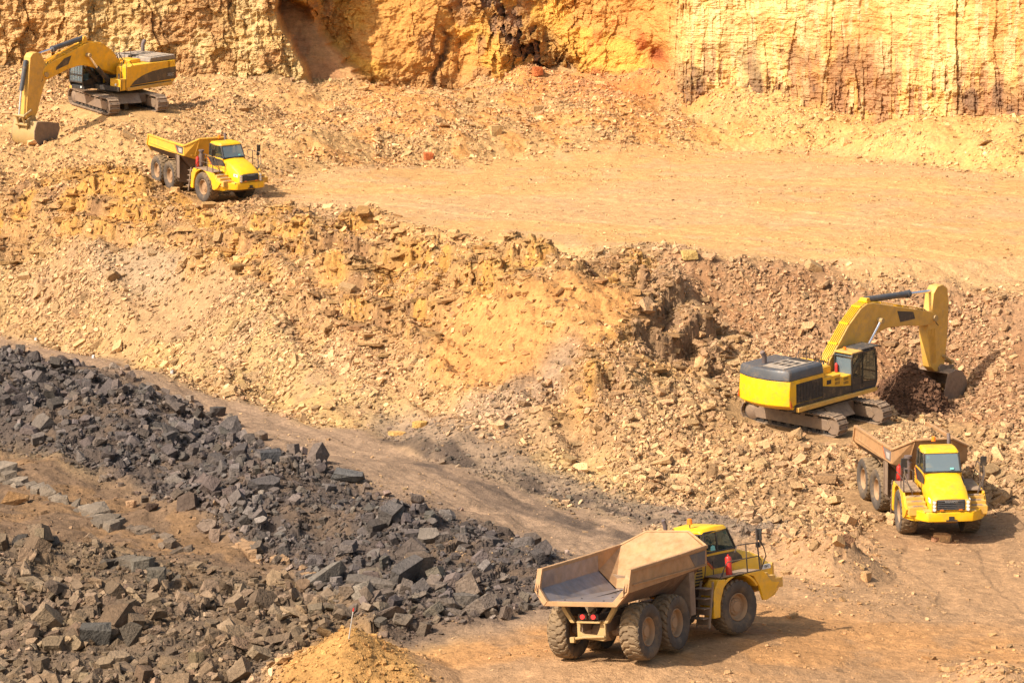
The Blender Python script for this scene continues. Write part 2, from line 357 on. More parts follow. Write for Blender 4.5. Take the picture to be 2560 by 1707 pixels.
# --- relief
def cone(vx, vy, z, h, rx, rd):
    global GZ
    p = WZ(vx, vy, z); q = np.hypot((GX-p[0])/rx, (GD-p[1])/rd)
    GZ = GZ+h*np.clip(1-q, 0, 1)**1.1*free
cone(805, 1568, .5, 2.0, 3.6, 4.5)      # yellow mound with the stake
cone(1925, 1305, 0, 1.35, 2.2, 3.2); cone(1840, 1290, 0, .8, 2.4, 3.2)   # mound on the right floor
cone(2290, 1600, .4, 1.0, 2.6, 4.0)
cone(540, 240, 11, 1.0, 3.2, 5); cone(1020, 300, 9, 1.3, 7, 12); cone(1350, 290, 9, 1.5, 9, 13); cone(760, 340, 9, .8, 6, 10)
u1 = fbm(GX*.22, GD*.22, 4, 21)-.5; u2 = fbm(GX*.9, GD*.9, 4, 31)-.5
soft = m['bench']+m['floor']+m['road']; soft = np.clip(soft, 0, 1)
GZ = GZ+free*(u1*(.9*(1-soft)+.12*soft)+u2*(.5*(1-soft)+.07*soft))
# wheel ruts on the roads
rut = np.abs(np.sin((GX*.55-GD*.18)*2.2+u1*5)); GZ = GZ-free*.0*soft
fD = np.interp((GA*F+1280)/K, [-1500, 0, 420, 700, 740, 850, 1000, 1250, 1500, 1560, 1700, 1900, 2100, 2352, 3800], [231, 227, 223, 223, 228, 229, 229, 231, 229, 226, 224, 219, 214, 208, 190])
GZ = GZ+free*sstep(-11, 0, GD-fD)*(.3+2.6*(fbm(GX*.16+5, GD*.1, 3, 411)-.32))     # scree aprons against the head wall
GZ = GZ-free*lane*.05+free*soft*(fbm(GX*2.5, GD*1.2, 3, 205)-.5)*.06
# blocky relief in the coal coloured rubble
cid, eg, bx, by = voro(GX*1.1, GD*.8, 3); cid2, eg2, _, _ = voro(GX*2.6, GD*2., 4)
rk = np.clip(m['coal']+m['fore'], 0, 1)
GZ = GZ+free*rk*((cid-.5)*.38+bx*(cid-.5)*.4+(cid2-.5)*.08)
# rocky outcrop: shale beds standing out as broken ledges
warp = (fbm(GX*.35, GD*.35, 3, 41)-.5)*3.0
cid, eg, bx, by = voro(GX*.55+warp*.3, GD*.35, 6); cid3, eg3, bx3, _ = voro(GX*1.5, GD*1.1, 7)
def terrace(z, h, ph, sharp):
    t = z/h+ph; f = t-np.floor(t); return (np.floor(t)+sstep(.5-sharp, .5+sharp, f)-ph)*h
clear3 = 1-np.exp(-((GX-TR[2][0][0]-1)/5)**2-((GD-TR[2][0][1]+4)/5)**2)
mo = clear3*np.clip(m['out']*1.15+m['spur']-m['dirt']*.9, 0, 1)*(.35+.2*m['spur']+.65*sstep(.38, .55, fbm(GX*.25, GD*.25, 3, 77)))
big = terrace(GZ+u2*.5+GX*.04, 1.25, warp*.3+(cid-.5)*.25, .12)-GX*.04; sml = terrace(big+u2*.25+GX*.03, .38, warp*.3+(cid3-.5)*.3, .14)-GX*.03
GZ = GZ*(1-mo*free)+mo*free*(sml+(cid3-.5)*.12)
gul = sstep(.62, .72, fbm(GX*.45, GD*.12, 3, 91)); GZ = GZ-gul*m['out']*free*.12
# spurs and gullies of the dug face and of the scree fans
sl = np.clip(1-m['road']-m['bench']-m['floor']-m['coal']-m['fore']-m['brown']-m['mound']-m['berm']-m['back']-m['rub2']-m['slope'], 0, 1)
sl = blur2(sl, 8, 12)*free
t3 = TR[2][0]; sl = sl*(1-np.exp(-((GX-t3[0]-1)/8)**2-((GD-t3[1]+5)/9)**2)*1.0)
sc1 = GX*.94+GD*.34; sc2 = -GX*.34+GD*.94
GZ = GZ+sl*((fbm(sc1*.21, sc2*.035, 3, 401)-.5)*3.4+(fbm(sc1*.62, sc2*.08, 3, 402)-.5)*1.1)
r2 = np.clip(m['rub2']+m['back']*.45+m['slope']*.7+m['out']*.4, 0, 1)
cid4, _, b4, _ = voro(GX*2.0, GD*1.6, 8)
GZ = GZ+free*r2*((cid4-.5)*.22+b4*(cid4-.5)*.4)
# --- rock colours of the plan, plus shade painted on the spur
nA = fbm(GX*.13, GD*.13, 4, 51); nB = fbm(GX*.6, GD*.45, 4, 61); nC = fbm(GX*.05+9, GD*.09, 4, 65)
base = np.ones(GX.shape+(3,))*alb(204, 164, 118)
def lay(mk, c, s=1.):
    global base
    k = np.clip(mk*s, 0, 1)[..., None]; base = base*(1-k)+k*np.asarray(c)
lay(sstep(.45, .62, nA), alb(214, 176, 118)); lay(sstep(.55, .7, nB), alb(184, 148, 114), .6)
lay(m['back'], alb(232, 182, 120), .9); lay(m['back']*sstep(.42, .58, nB)*sstep(500, 900, VX), alb(242, 172, 98), .8); lay(m['back']*np.exp(-((VX-1430)/200)**2-((VY-215)/35)**2), alb(236, 148, 82), .8)
lay(m['back']*sstep(1500, 1800, VX), alb(246, 194, 118), .7)
lay(m['out'], alb(212, 162, 104), .85); lay(m['out']*sstep(.5, .62, nB), alb(234, 172, 84), .7); lay(m['out']*sstep(.60, .7, 1-nB), alb(168, 126, 90), .7)
lay(m['slope'], alb(192, 146, 106), .9); lay(m['slope']*sstep(.5, .65, nB), alb(180, 130, 88), .7)
lay(m['rub2'], alb(196, 154, 108), .8); lay(m['dirt'], alb(234, 170, 102), 1.)
lay(m['spur'], alb(172, 136, 104), .8); lay(np.exp(-((VX-2200)/170)**2-((VY-860)/90)**2), alb(170, 124, 88), .8)  # spur: shade of its right flank put into the colour as darker brown
lay(m['bench'], alb(238, 186, 128)); lay(m['bench']*sstep(.47, .6, nC), alb(244, 186, 114), .6); lay(m['bench']*sstep(.55, .7, nB), alb(226, 184, 136), .5)
lay(m['floor'], alb(204, 160, 116)); lay(m['floor']*sstep(.5, .66, nC), alb(220, 158, 94), .6); lay(m['floor']*sstep(.52, .66, nB), alb(184, 146, 108), .6)
lay(m['road'], alb(182, 150, 120)); lay(m['road']*sstep(.5, .62, nB), alb(160, 132, 106), .6)
toe = blur2(m['road'], 14, 24)*(1-m['coal'])*sstep(1150, 900, VX); lay(toe*(1-m['road'])*1.6, alb(228, 182, 112), .8)
lay(m['berm'], alb(160, 136, 114), .85)
st = sstep(.55, .68, fbm((GX*.9+GD*.42)*.9, (GX*.42-GD*.9)*.16, 3, 71))*m['road']*sstep(820, 1000, VX)
lay(st, alb(124, 104, 88), .6)
for vp in ([(960,1082),(1120,1125),(1290,1190),(1480,1250)], [(1010,1055),(1180,1098),(1340,1150),(1500,1200)], [(880,1010),(1000,1050),(1080,1075)]):
    dl = lane_d(vp, 0)+wob*.6; lay(sstep(.62, .3, abs(dl))*sstep(.35, .55, fbm(GX*.8, GD*.5, 3, 311)), alb(104, 88, 76), .75)
lay(lane*np.clip(m['floor']+m['road']+m['bench'], 0, 1), base*1.12, .55)
lay(sstep(.2, .5, lane)*sstep(.9, .6, lane)*soft, base*.8, .5)
lay(m['chute'], alb(186, 156, 126), .85); lay(m['chute2'], alb(202, 172, 136), .7); lay(m['fan'], alb(216, 168, 116), .9)
lay(m['brown'], alb(142, 114, 88)); lay(m['brown']*sstep(.5, .6, nB), alb(166, 128, 88), .6)
lay(m['coal'], alb(108, 94, 84)); lay(m['coal']*sstep(300, 600, VX)*0+m['coal']*sstep(.55, .65, nB), alb(126, 104, 84), .7)
lay(m['fore'], alb(128, 108, 88)); lay(m['fore']*sstep(.5, .62, nB), alb(138, 112, 84), .7)
lay(m['mound'], alb(204, 154, 92))
bd = h2(np.floor(GZ*3.4+GX*.1+warp*.3), np.floor(cid*9), 7)[..., None]; base *= 1-m['out'][..., None]*.42*np.maximum(bd-.45, 0)
base *= (.86+.28*fbm(GX*2.3, GD*2.3, 3, 81))[..., None]
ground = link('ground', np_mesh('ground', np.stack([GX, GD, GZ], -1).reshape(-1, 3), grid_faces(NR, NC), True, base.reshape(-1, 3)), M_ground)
tag(ground, 'sunlit quarry floor, haul roads and rubble slopes of yellow shale and dark rock', 'ground', kind='structure')
def gz(x, y):
    x = np.asarray(x, float); y = np.asarray(y, float)
    r = np.clip((y-86)/160*(NR-1), 0, NR-1.001); c = np.clip((x/y+.300)/.600*(NC-1), 0, NC-1.001)
    i = r.astype(int); j = c.astype(int); fr = r-i; fc = c-j
    return (GZ[i, j]*(1-fc)+GZ[i, j+1]*fc)*(1-fr)+(GZ[i+1, j]*(1-fc)+GZ[i+1, j+1]*fc)*fr

# ------------------------------------------------------------------ cliffs of the quarry head wall
def spline(xs, ys, x): return np.interp(x, xs, ys)
CA, CH = 1860, 420
ca = np.linspace(-.300, .300, CA); ch = np.concatenate([np.linspace(5, 19.5, 340), np.linspace(19.6, 34, 80)])
QA, QZ = np.meshgrid(ca, ch); CVX = (QA*F+1280)/K
cx = [-1500, 0, 420, 700, 740, 850, 1000, 1060, 1150, 1250, 1330, 1500, 1560, 1700, 1900, 2100, 2352, 3800]
cd = [231, 227, 223, 223, 227.5, 228.5, 229, 230, 229, 232, 232, 229, 226, 224, 219, 214, 208, 190]
D0 = spline(cx, cd, CVX)
hh = QZ-10
edge = 640+90*sstep(17.5, 9.5, QZ)+(fbm(QZ*.6, QZ*0, 3, 12)-.5)*40     # right-hand edge of the pale buttress
but = sstep(edge+14, edge-4, CVX)
D0 = D0*(1-but)+np.minimum(D0, 222.5)*but
D = D0+hh*(.14*but+.36*(1-but))
right = sstep(1520, 1600, CVX); D = D-right*hh*.16
D = D+(1-but)*(1-right)*sstep(200, 0, CVX-edge)*2.0*sstep(9, 16, QZ)
xw = QA*230
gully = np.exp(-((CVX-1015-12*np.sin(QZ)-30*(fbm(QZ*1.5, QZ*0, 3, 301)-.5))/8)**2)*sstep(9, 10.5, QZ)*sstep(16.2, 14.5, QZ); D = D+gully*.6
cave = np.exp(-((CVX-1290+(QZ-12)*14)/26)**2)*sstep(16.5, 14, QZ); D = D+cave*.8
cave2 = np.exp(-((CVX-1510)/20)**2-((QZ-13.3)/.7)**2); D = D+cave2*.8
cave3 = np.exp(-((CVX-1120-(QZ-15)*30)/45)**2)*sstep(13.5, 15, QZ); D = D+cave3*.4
lowl = but*np.exp(-((CVX-380)/160)**2)*0
slide = sstep(edge-2, edge+14, CVX)*sstep(20, -20, CVX-(865-(QZ-10)*24)+(fbm(QZ*1.2, CVX*.02, 3, 303)-.5)*60)
bandx = 1105+(17.8-QZ)*27; band = np.exp(-((CVX-bandx)/60)**2)*(1-but)*(1-right)
# joints and beds
wr = (fbm(xw*.12, QZ*.12, 3, 14)-.5)
w2 = (fbm(xw*.5, QZ*.5, 3, 114)-.5)*1.6; w3 = (fbm(xw*1.6, QZ*1.6, 2, 115)-.5)*.7
kr = 1-right
c1, e1, b1, b1z = voro(xw*(.42+.2*right)+wr*(2*kr+.5)+w2*.35*kr, QZ*(.11-.03*right)+wr*kr+w2*.1, 15); c1b, e1b, b1b, _ = voro(xw*(1.05+.6*right)+w2*.5*kr+wr*.3, QZ*(.22+.5*kr), 116)
c2, e2, b2, b2z = voro(xw*(2.2+1.2*right)+w2*(kr+.1)+w3*.3*kr, QZ*(1.3-.7*right)+w2*.8*kr+w3*.4*kr, 16); c3, e3, b3, _ = voro(xw*3.8+w3*2*kr, QZ*4.2+w3*2*kr, 17)
rr = fbm(xw*.22, QZ*.3, 3, 120)                                # where the face is broken up and where it is sheer
rg = sstep(.36, .6, rr)
D = D+right*((c1-.5)*.26+(c1b-.5)*.13+(c2-.5)*.10*(.3+rg)+(c3-.5)*.05*rg)+right*sstep(13.6, 11, QZ+(rr-.5)*7)*((c2-.5)*.2+(c3-.5)*.16+b1b*(c1b-.5)*.25)
D = D+but*((c1-.5)*.5+(c1b-.5)*.4+b1b*(c1b-.5)*.4+(c2-.5)*.36*rg+b2*(c2-.5)*.35+(c3-.5)*.12)
soil = (1-but)*(1-right)
D = D+soil*((c1-.5)*.6+(c1b-.5)*.45*rg+(c2-.5)*.5*rg*rg+b2*(c2-.5)*.5*rg+(c3-.5)*.14*rg)
bed_h = QZ*5.2+wr*5+w2*.6; bi_ = np.floor(bed_h)
D = D+(h2(bi_, np.floor(c1b*40), 3)-.5)*(.07*right+.08*but+.03*soil)+(h2(np.floor(bed_h*2.7), bi_*0, 5)-.5)*.05*right
D = D+right*(fbm(xw*.55, QZ*1.1, 4, 405)-.5)*.7+(fbm(xw*.3, QZ*.3, 4, 18)-.5)*2.4*(1-right*.6-but*.45)+(fbm(xw*1.4, QZ*1.6, 4, 19)-.5)*.8*(1-right*.6)+(fbm(xw*4, QZ*5, 3, 20)-.5)*.16
D = D+band*((c2-.5)*.6+(c3-.5)*.3+b2*(c2-.5)*.6)
D = D*(1-slide)+slide*(224.0+(QZ-9.5)*.95+(fbm(xw*.8, QZ*.6, 4, 304)-.5)*.7)
D = D+sstep(20, 34, QZ)*3
foot = GZ[np.clip(((D-86)/160*(NR-1)).astype(int), 0, NR-1), np.clip(((QA+.300)/.600*(NC-1)).astype(int), 0, NC-1)]
cb = np.ones(D.shape+(3,))*alb(232, 168, 92)
def layc(mk, c):
    global cb
    k = np.clip(mk, 0, 1)[..., None]; cb = cb*(1-k)+k*np.asarray(c)
q1 = fbm(xw*.16, QZ*.25, 4, 22); q2 = fbm(xw*.5, QZ*.35, 4, 23); q3 = fbm(xw*1.2, QZ*.16, 3, 24)
layc(but, alb(226, 184, 120)); layc(but*sstep(.5, .6, q1), alb(206, 158, 104)); layc(but*sstep(.52, .62, q2)*.7, alb(240, 206, 144)); layc(but*sstep(300, 60, CVX)*.6, alb(228, 172, 110))
mid = (1-but)*(1-right)
layc(mid*sstep(.46, .6, q1), alb(248, 186, 88)); layc(mid*sstep(.54, .66, q2)*.8, alb(196, 142, 92)); layc(mid*sstep(.5, .62, q2)*sstep(1250, 1400, CVX)*.9, alb(232, 138, 74))
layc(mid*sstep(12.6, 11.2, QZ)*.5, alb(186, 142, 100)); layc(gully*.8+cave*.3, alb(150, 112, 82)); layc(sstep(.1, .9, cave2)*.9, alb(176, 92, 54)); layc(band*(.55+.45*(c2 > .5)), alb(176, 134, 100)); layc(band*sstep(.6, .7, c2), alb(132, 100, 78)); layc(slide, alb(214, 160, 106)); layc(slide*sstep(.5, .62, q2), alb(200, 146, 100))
layc(right, alb(250, 204, 126)); layc(right*sstep(.47, .58, fbm(xw*.8, QZ*.45, 4, 404)), alb(255, 218, 142)); layc(right*sstep(.5, .6, q1)*.8, alb(232, 170, 96))
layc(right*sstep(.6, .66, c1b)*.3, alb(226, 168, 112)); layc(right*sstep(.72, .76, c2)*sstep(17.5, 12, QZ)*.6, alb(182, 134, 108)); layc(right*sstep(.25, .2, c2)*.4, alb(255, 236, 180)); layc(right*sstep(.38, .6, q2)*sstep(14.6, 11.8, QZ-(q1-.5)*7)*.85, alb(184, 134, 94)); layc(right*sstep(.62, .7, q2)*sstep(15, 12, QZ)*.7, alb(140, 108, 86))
cb = cb*1.15; cb *= (.90+.20*h2(bi_, np.floor(c1b*50), 4))[..., None]*(.92+.16*c2)[..., None]
dark = ((e1 < .006)*right*.3+(e1b < .006)*right*.25)[..., None]; cb = cb*(1-dark)+dark*alb(130, 92, 60)
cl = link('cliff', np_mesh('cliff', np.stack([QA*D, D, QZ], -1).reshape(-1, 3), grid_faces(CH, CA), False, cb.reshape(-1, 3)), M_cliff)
tag(cl, 'high quarry head wall of layered yellow and orange shale with vertical joints', 'cliff', kind='structure')
top = np_mesh('plateau', np.array([[-75, 236, 33.9], [75, 232, 33.9], [250, 600, 34], [-250, 600, 34]], float), np.array([[0, 1, 2, 3]]), col=np.tile(alb(200, 160, 110), (4, 1)))
tag(link('plateau', top, M_ground), 'flat yellow land above the quarry head wall', 'ground', kind='structure')
gs = np_mesh('outer_ground', np.array([[-300, -60, -6], [300, -60, -6], [300, 620, -6], [-300, 620, -6]], float), np.array([[0, 1, 2, 3]]), col=np.tile(alb(200, 160, 110), (4, 1)))
tag(link('outer_ground', gs, M_ground), 'lower ground beneath and around the pit', 'ground', kind='structure')

# ------------------------------------------------------------------ broken rock
def hull(points):
    bm = bmesh.new()
    for p in points: bm.verts.new(p)
    r = bmesh.ops.convex_hull(bm, input=bm.verts)
    bmesh.ops.delete(bm, geom=list({g for g in r['geom_interior'] if isinstance(g, bmesh.types.BMVert)}), context='VERTS')
    bmesh.ops.dissolve_limit(bm, angle_limit=R(9), verts=bm.verts, edges=bm.edges)
    bmesh.ops.triangulate(bm, faces=bm.faces)
    bmesh.ops.recalc_face_normals(bm, faces=bm.faces)
    bm.verts.index_update()
    V = np.array([v.co[:] for v in bm.verts]); Fc = np.array([[v.index for v in f.verts] for f in bm.faces]); bm.free()
    return V, Fc
def block_proto(n=7, cut=.42):
    P = [(random.uniform(-.5, .5), random.uniform(-.5, .5), s_*random.uniform(1, 1.12)) for s_ in (-1, 1)]
    for sx in (-1, 1):
        for sy in (-1, 1):
            for sz in (-1, 1):
                if random.random() < .22:
                    P.append((sx*(1-random.uniform(.3, .7)), sy, sz*.9)); P.append((sx, sy*(1-random.uniform(.3, .8)), sz*.9))
                else: P.append((sx*(1-random.random()*cut), sy*(1-random.random()*cut), sz*(1-random.random()*cut)))
    return hull([(a*.5, b*.5, c*.5) for a, b, c in P])
def shard_proto():
    k = random.randint(4, 7); P = []
    off = random.random()*6
    for i in range(k):
        t = off+2*math.pi*(i+random.uniform(-.3, .3))/k; r = random.uniform(.75, 1)
        for sz in (-1, 1):
            rr = r*random.uniform(.82, 1); P.append((.5*rr*math.cos(t), .5*rr*math.sin(t), .5*sz*random.uniform(.8, 1)))
    return hull(P)
def chip_proto():
    P = []
    for _ in range(13):
        v = Vector((random.gauss(0, 1), random.gauss(0, 1), random.gauss(0, 1))).normalized()*.56; P.append((max(-.46, min(.46, v.x)), max(-.42, min(.42, v.y)), max(-.45, min(.45, v.z))))
    return hull(P)
CHP = [chip_proto() for _ in range(16)]
BLK = [block_proto() for _ in range(16)]; SHD = [shard_proto() for _ in range(16)]
def rots(n, tilt):
    yaw = rng.uniform(0, 2*np.pi, n); t = np.abs(rng.normal(0, tilt, n)); ax = rng.uniform(0, 2*np.pi, n)
    cz, sz = np.cos(yaw), np.sin(yaw)
    Rz = np.zeros((n, 3, 3)); Rz[:, 0, 0] = cz; Rz[:, 0, 1] = -sz; Rz[:, 1, 0] = sz; Rz[:, 1, 1] = cz; Rz[:, 2, 2] = 1
    kx, ky = np.cos(ax), np.sin(ax); c, s = np.cos(t), np.sin(t); v = 1-c
    Rt = np.zeros((n, 3, 3)); Rt[:, 0, 0] = c+kx*kx*v; Rt[:, 0, 1] = kx*ky*v; Rt[:, 0, 2] = ky*s
    Rt[:, 1, 0] = kx*ky*v; Rt[:, 1, 1] = c+ky*ky*v; Rt[:, 1, 2] = -kx*s; Rt[:, 2, 0] = -ky*s; Rt[:, 2, 1] = kx*s; Rt[:, 2, 2] = c
    return Rt, Rz
def merged(pos, size, prot, ch, Rm, col):
    """size (n,3)"""
    Vs, Fs, Cs = [], [], []; off = 0
    for k, (V, Fc) in enumerate(prot):
        i = np.where(ch == k)[0]
        if not len(i): continue
        P = np.einsum('nij,nvj->nvi', Rm[i], V[None]*size[i][:, None, :])+pos[i][:, None, :]
        nv = len(V); Vs.append(P.reshape(-1, 3)); Fs.append((Fc[None]+(np.arange(len(i))*nv)[:, None, None]).reshape(-1, 3)+off)
        Cs.append(np.repeat(col[i], nv, 0)); off += nv*len(i)
    return np.vstack(Vs), np.vstack(Fs), np.vstack(Cs)
cellA = (A[1]-A[0])*(DD[1]-DD[0])*GD
gsl = np.gradient(GZ, axis=0)/(DD[1]-DD[0]); gsx = np.gradient(GZ, axis=1)/((A[1]-A[0])*GD)
steep = np.sqrt(1+np.minimum(gsl**2+gsx**2, 4))
view = (np.abs(GA) < .225) & (GD > 90) & (GD < 236)
def sample(dens):
    wgt = (dens*cellA*steep*view).ravel(); n = rng.poisson(wgt.sum()); cw = np.cumsum(wgt)
    i = np.searchsorted(cw, rng.uniform(0, cw[-1], n)); r = i//NC+rng.uniform(-.5, .5, n); c = i % NC+rng.uniform(-.5, .5, n)
    y = 86+np.clip(r, 0, NR-1)/(NR-1)*160; x = (-.300+np.clip(c, 0, NC-1)/(NC-1)*.600)*y
    return i, x, y, gz(x, y)
def nrm_align(i, k=.75):
    nx, ny = -gsx.ravel()[i]*k, -gsl.ravel()[i]*k; L = np.sqrt(nx*nx+ny*ny+1); n = len(i)
    z = np.stack([nx/L, ny/L, 1/L], 1); x = np.cross(np.tile([0, 1., 0], (n, 1)), z); x /= np.linalg.norm(x, axis=1)[:, None]
    y = np.cross(z, x); return np.stack([x, y, z], 2)
bs = base.reshape(-1, 3)
def colors(i, lum, tint, sd=.16):
    n = len(i); c = bs[i]*(1-.45)+np.asarray(tint)[None]*.45
    return np.clip(c*(lum*np.exp(rng.normal(0, sd, n)))[:, None]*np.exp(rng.normal(0, .018, (n, 3))), .01, .9)
rockstat = []
def scatter(name, dens, lo, hi, power, flat, prot, tint, lum, label, cat, tilt=.5, indiv=0, ilabel=None, igroup=None, iname='boulder', sink=.2, elong=1.6, sd=.16, ak=.75):
    i, x, y, z = sample(dens); n = len(i)
    s = lo*(1-rng.random(n)*(1-(lo/hi)**power))**(-1/power)
    el = rng.uniform(1, elong, n); fl = rng.uniform(flat[0], flat[1], n)
    size = np.stack([s*el**.5, s/el**.5, s*fl], 1)
    Rt, Rz = rots(n, tilt); Rm = nrm_align(i, ak) @ Rt @ Rz
    pos = np.stack([x, y, z], 1); pos[:, 2] += s*fl*(.5-sink)
    ch = rng.integers(0, len(prot), n); col = colors(i, np.full(n, lum), tint, sd)
    big = np.zeros(n, bool)
    if indiv:
        px = s*F/y*.4; vx, vy = project(x, y, z); px = np.where((vx > 5) & (vx < 2347) & (vy < 1563) & (vy > 5), px, 0)
        big[np.argsort(-px)[:indiv]] = True
        for k in np.where(big)[0]:
            V, Fc = prot[ch[k]]; cc = tuple(np.round(col[k], 2))
            me = np_mesh(iname, V*size[k], Fc, col=np.tile(col[k], (len(V), 1)))
            o = link(iname, me, M_rock); o.matrix_world = Matrix.Translation(pos[k]) @ Matrix(Rm[k].tolist()).to_4x4()
            sh = 'flat' if fl[k] < .45 else 'chunky'
            tag(o, ilabel.format(sh=sh), iname.replace('_', ' '), igroup.format(sh=sh))
    q = ~big; V, Fc, C = merged(pos[q], size[q], prot, ch[q], Rm[q], col[q])
    tag(link(name, np_mesh(name, V, Fc, col=C), M_rock), label, cat, kind='stuff'); rockstat.append((name, n, len(Fc)))
fr = sstep(1.0, 2.2, near_c)      # keep rock out from under the machines
wheel_free = sstep(.5, 1.1, near_c)
# dark rubble of the bank and of the foreground
dk = (m['coal'])*fr; fg = m['fore']*fr*(1-m['mound'])
cl_ = .35+1.3*sstep(.4, .6, fbm(GX*.25, GD*.25, 3, 101))
scatter('dark_rubble', dk*9*cl_, .2, 1.15, 2.7, (.25, .85), BLK+CHP+SHD, alb(116, 110, 107), 1.15, 'loose angular charcoal grey rubble covering the bank beside the haul road', 'rubble', .7, 170,
        '{sh} angular charcoal grey boulder lying in the dark rubble bank', '{sh} charcoal boulders of the dark bank', sink=.14, sd=.26)
scatter('dark_gravel', dk*26, .06, .24, 1.5, (.25, .8), CHP+SHD, alb(110, 98, 90), 1.1, 'small dark grey stone chips between the boulders of the dark bank', 'gravel', .6)
scatter('brown_grey_rubble', fg*8*cl_, .2, 1.15, 2.5, (.22, .8), BLK+SHD+CHP, alb(164, 138, 110), 1.08, 'broken brown and grey blocky rubble across the near left foreground', 'rubble', .5, 150,
        '{sh} angular brown grey block in the near left foreground rubble', '{sh} brown grey blocks of the near foreground', sink=.14, sd=.26)
scatter('foreground_gravel', fg*24, .06, .26, 1.5, (.25, .8), CHP+SHD, alb(130, 112, 92), 1.0, 'small brown grey stone chips between the foreground blocks', 'gravel', .6)
scatter('brown_slope_pebbles', m['brown']*3.0, .06, .3, 2.2, (.3, .7), BLK, alb(150, 122, 94), 1.05, 'scattered pebbles on the bare brown slope between the dark heaps', 'pebbles', .4)
ridge = blur2(inpoly(VX, VY, [(700, 1335), (800, 1335), (1240, 1345), (1240, 1405), (1100, 1420), (950, 1455), (840, 1470), (720, 1400)]).astype(float), 4, 5)
scatter('ridge_blocks', ridge*1.6*fr, .4, 1.2, 1.8, (.3, .8), BLK+CHP, alb(140, 126, 110), 1.1, 'heaped larger grey brown blocks of the ridge left of the nearest dump truck', 'rubble', .6, 45,
        '{sh} large grey brown block in the ridge left of the nearest dump truck', '{sh} large blocks of the ridge left of the nearest truck', sink=.1, sd=.2)
# pale shale talus
ta = np.clip(1-m['road']-m['bench']-m['floor']-m['coal']-m['fore']-m['brown']-m['mound']-m['berm'], 0, 1)*fr
tl = ta*(1-.5*m['back']*sstep(1500, 1800, VX))*(1-.45*m['back']*sstep(.5, .62, nB))*(1-m['out']*.55)*(1-m['dirt']*.9)*(1-m['back']*.35)*(1-.7*sstep(.56, .64, fbm(GX*.2+3, GD*.16, 3, 131)))
patch = .25+1.25*sstep(.36, .58, fbm(GX*.3, GD*.22, 4, 111))
foot = blur2(m['road'], 18, 30)*ta
scatter('pale_shale_blocks', tl*patch*2.6*(1-.85*m['chute'])*(1-.8*m['fan'])*(.55+foot*5+m['rub2']*1.3), .22, .95, 2.5, (.15, .5), BLK+SHD, alb(232, 188, 136), 1.08, 'broken pale yellow shale blocks strewn over the talus slopes', 'rubble', .45, 290,
        '{sh} pale yellow shale slab lying on the talus slope', '{sh} pale shale slabs of the talus slopes', 'shale_rock', sink=.12, elong=2.0, sd=.22)
scatter('yellow_shale_chips', tl*(.3+patch)*32, .09, .38, 1.9, (.15, .6), SHD+CHP+BLK, alb(230, 186, 140), 1.08, 'small yellow shale chips covering the talus slopes', 'rubble', .7, elong=2.2, sd=.26, sink=.05)
scatter('outcrop_fragments', (m['out']*(1-m['dirt']*.7)+m['dirt']*.10)*11*fr, .10, .45, 1.8, (.12, .5), SHD+BLK, alb(206, 160, 108), 1.0, 'loose orange shale fragments lodged on the ledges of the rocky face', 'rubble', .5, elong=2.4, sd=.26)
scatter('ledge_plates', clear3*np.clip(mo, 0, 1)*(1-m['dirt'])*3.6*fr, .3, 1.1, 2.0, (.12, .35), BLK+SHD, alb(206, 158, 104), 1.0, 'broken level beds of tan shale sticking out of the rocky face', 'rock', .12, elong=2.2, sd=.24, ak=.1, sink=.3)
scatter('berm_gravel', m['berm']*13, .07, .35, 1.9, (.25, .7), SHD+BLK, alb(150, 134, 118), 1.05, 'grey brown gravel ridge along the edge of the haul road', 'gravel', .5)
scatter('mound_chips', m['mound']*40*wheel_free, .06, .34, 1.8, (.12, .45), SHD, alb(216, 168, 104), 1.05, 'yellow shale chips of the near mound below the stake', 'rubble', .5, elong=2.2, sd=.2)
mh = sum(np.exp(-(((VX-a)/c)**2+((VY-b)/d)**2)) for a, b, c, d in ((1900, 1290, 85, 60), (2290, 1590, 110, 60)))
scatter('floor_mound_chips', mh*30*fr, .08, .42, 1.9, (.15, .5), SHD+BLK, alb(226, 178, 120), 1.12, 'tan shale chips of the small mounds on the pit floor', 'rubble', .5, elong=2.0, sd=.2)
fd = (.25+1.5*sstep(.5, .66, fbm(GX*.35, GD*.35, 4, 121)))
scatter('road_pebbles', (m['floor']*15+m['road']*9+m['bench']*13)*fd*wheel_free*(1-.75*lane), .03, .30, 1.9, (.15, .5), SHD, alb(226, 184, 134), 1.1, 'small flat stones scattered over the haul roads and benches', 'pebbles', .25, elong=1.8, sd=.24)

# single stones one can point at
def stone(vx, vy, sx, sy, sz, rgb, yaw, label, name='boulder', proto=None, tilt=(0, 0), lift=.35, cat='boulder', lum=1.15, group=None):
    # drop it where the sight line of the plan meets the ground
    t = np.linspace(90, 240, 3000); d = raydir(vx*K, vy*K); X = d[0]/d[1]*t; Zr = CAMZ+d[2]/d[1]*t; G = gz(X, t)
    k = np.argmax(Zr < G) if (Zr < G).any() else -1
    V, Fc = (proto or random.choice(BLK)); c = np.tile(alb(*rgb)*lum, (len(V), 1))
    o = link(name, np_mesh(name, V*np.array([sx, sy, sz]), Fc, col=c), M_rock)
    o.location = (X[k], t[k], G[k]+sz*lift); o.rotation_euler = (tilt[0], tilt[1], R(yaw)); return tag(o, label, cat, group)
stone(965, 980, .95, .7, .3, (240, 190, 110), 15, 'flat bright yellow slab at the foot of the slope, beside the haul road', 'shale_rock', SHD[2], cat='rock')
stone(910, 999, 1.15, .6, .2, (238, 188, 116), -5, 'thin yellow slab lying flat on the haul road edge', 'shale_rock', SHD[5], cat='rock')
stone(500, 955, .8, .6, .55, (98, 90, 84), 20, 'dark grey boulder standing alone on the haul road past the dark bank')
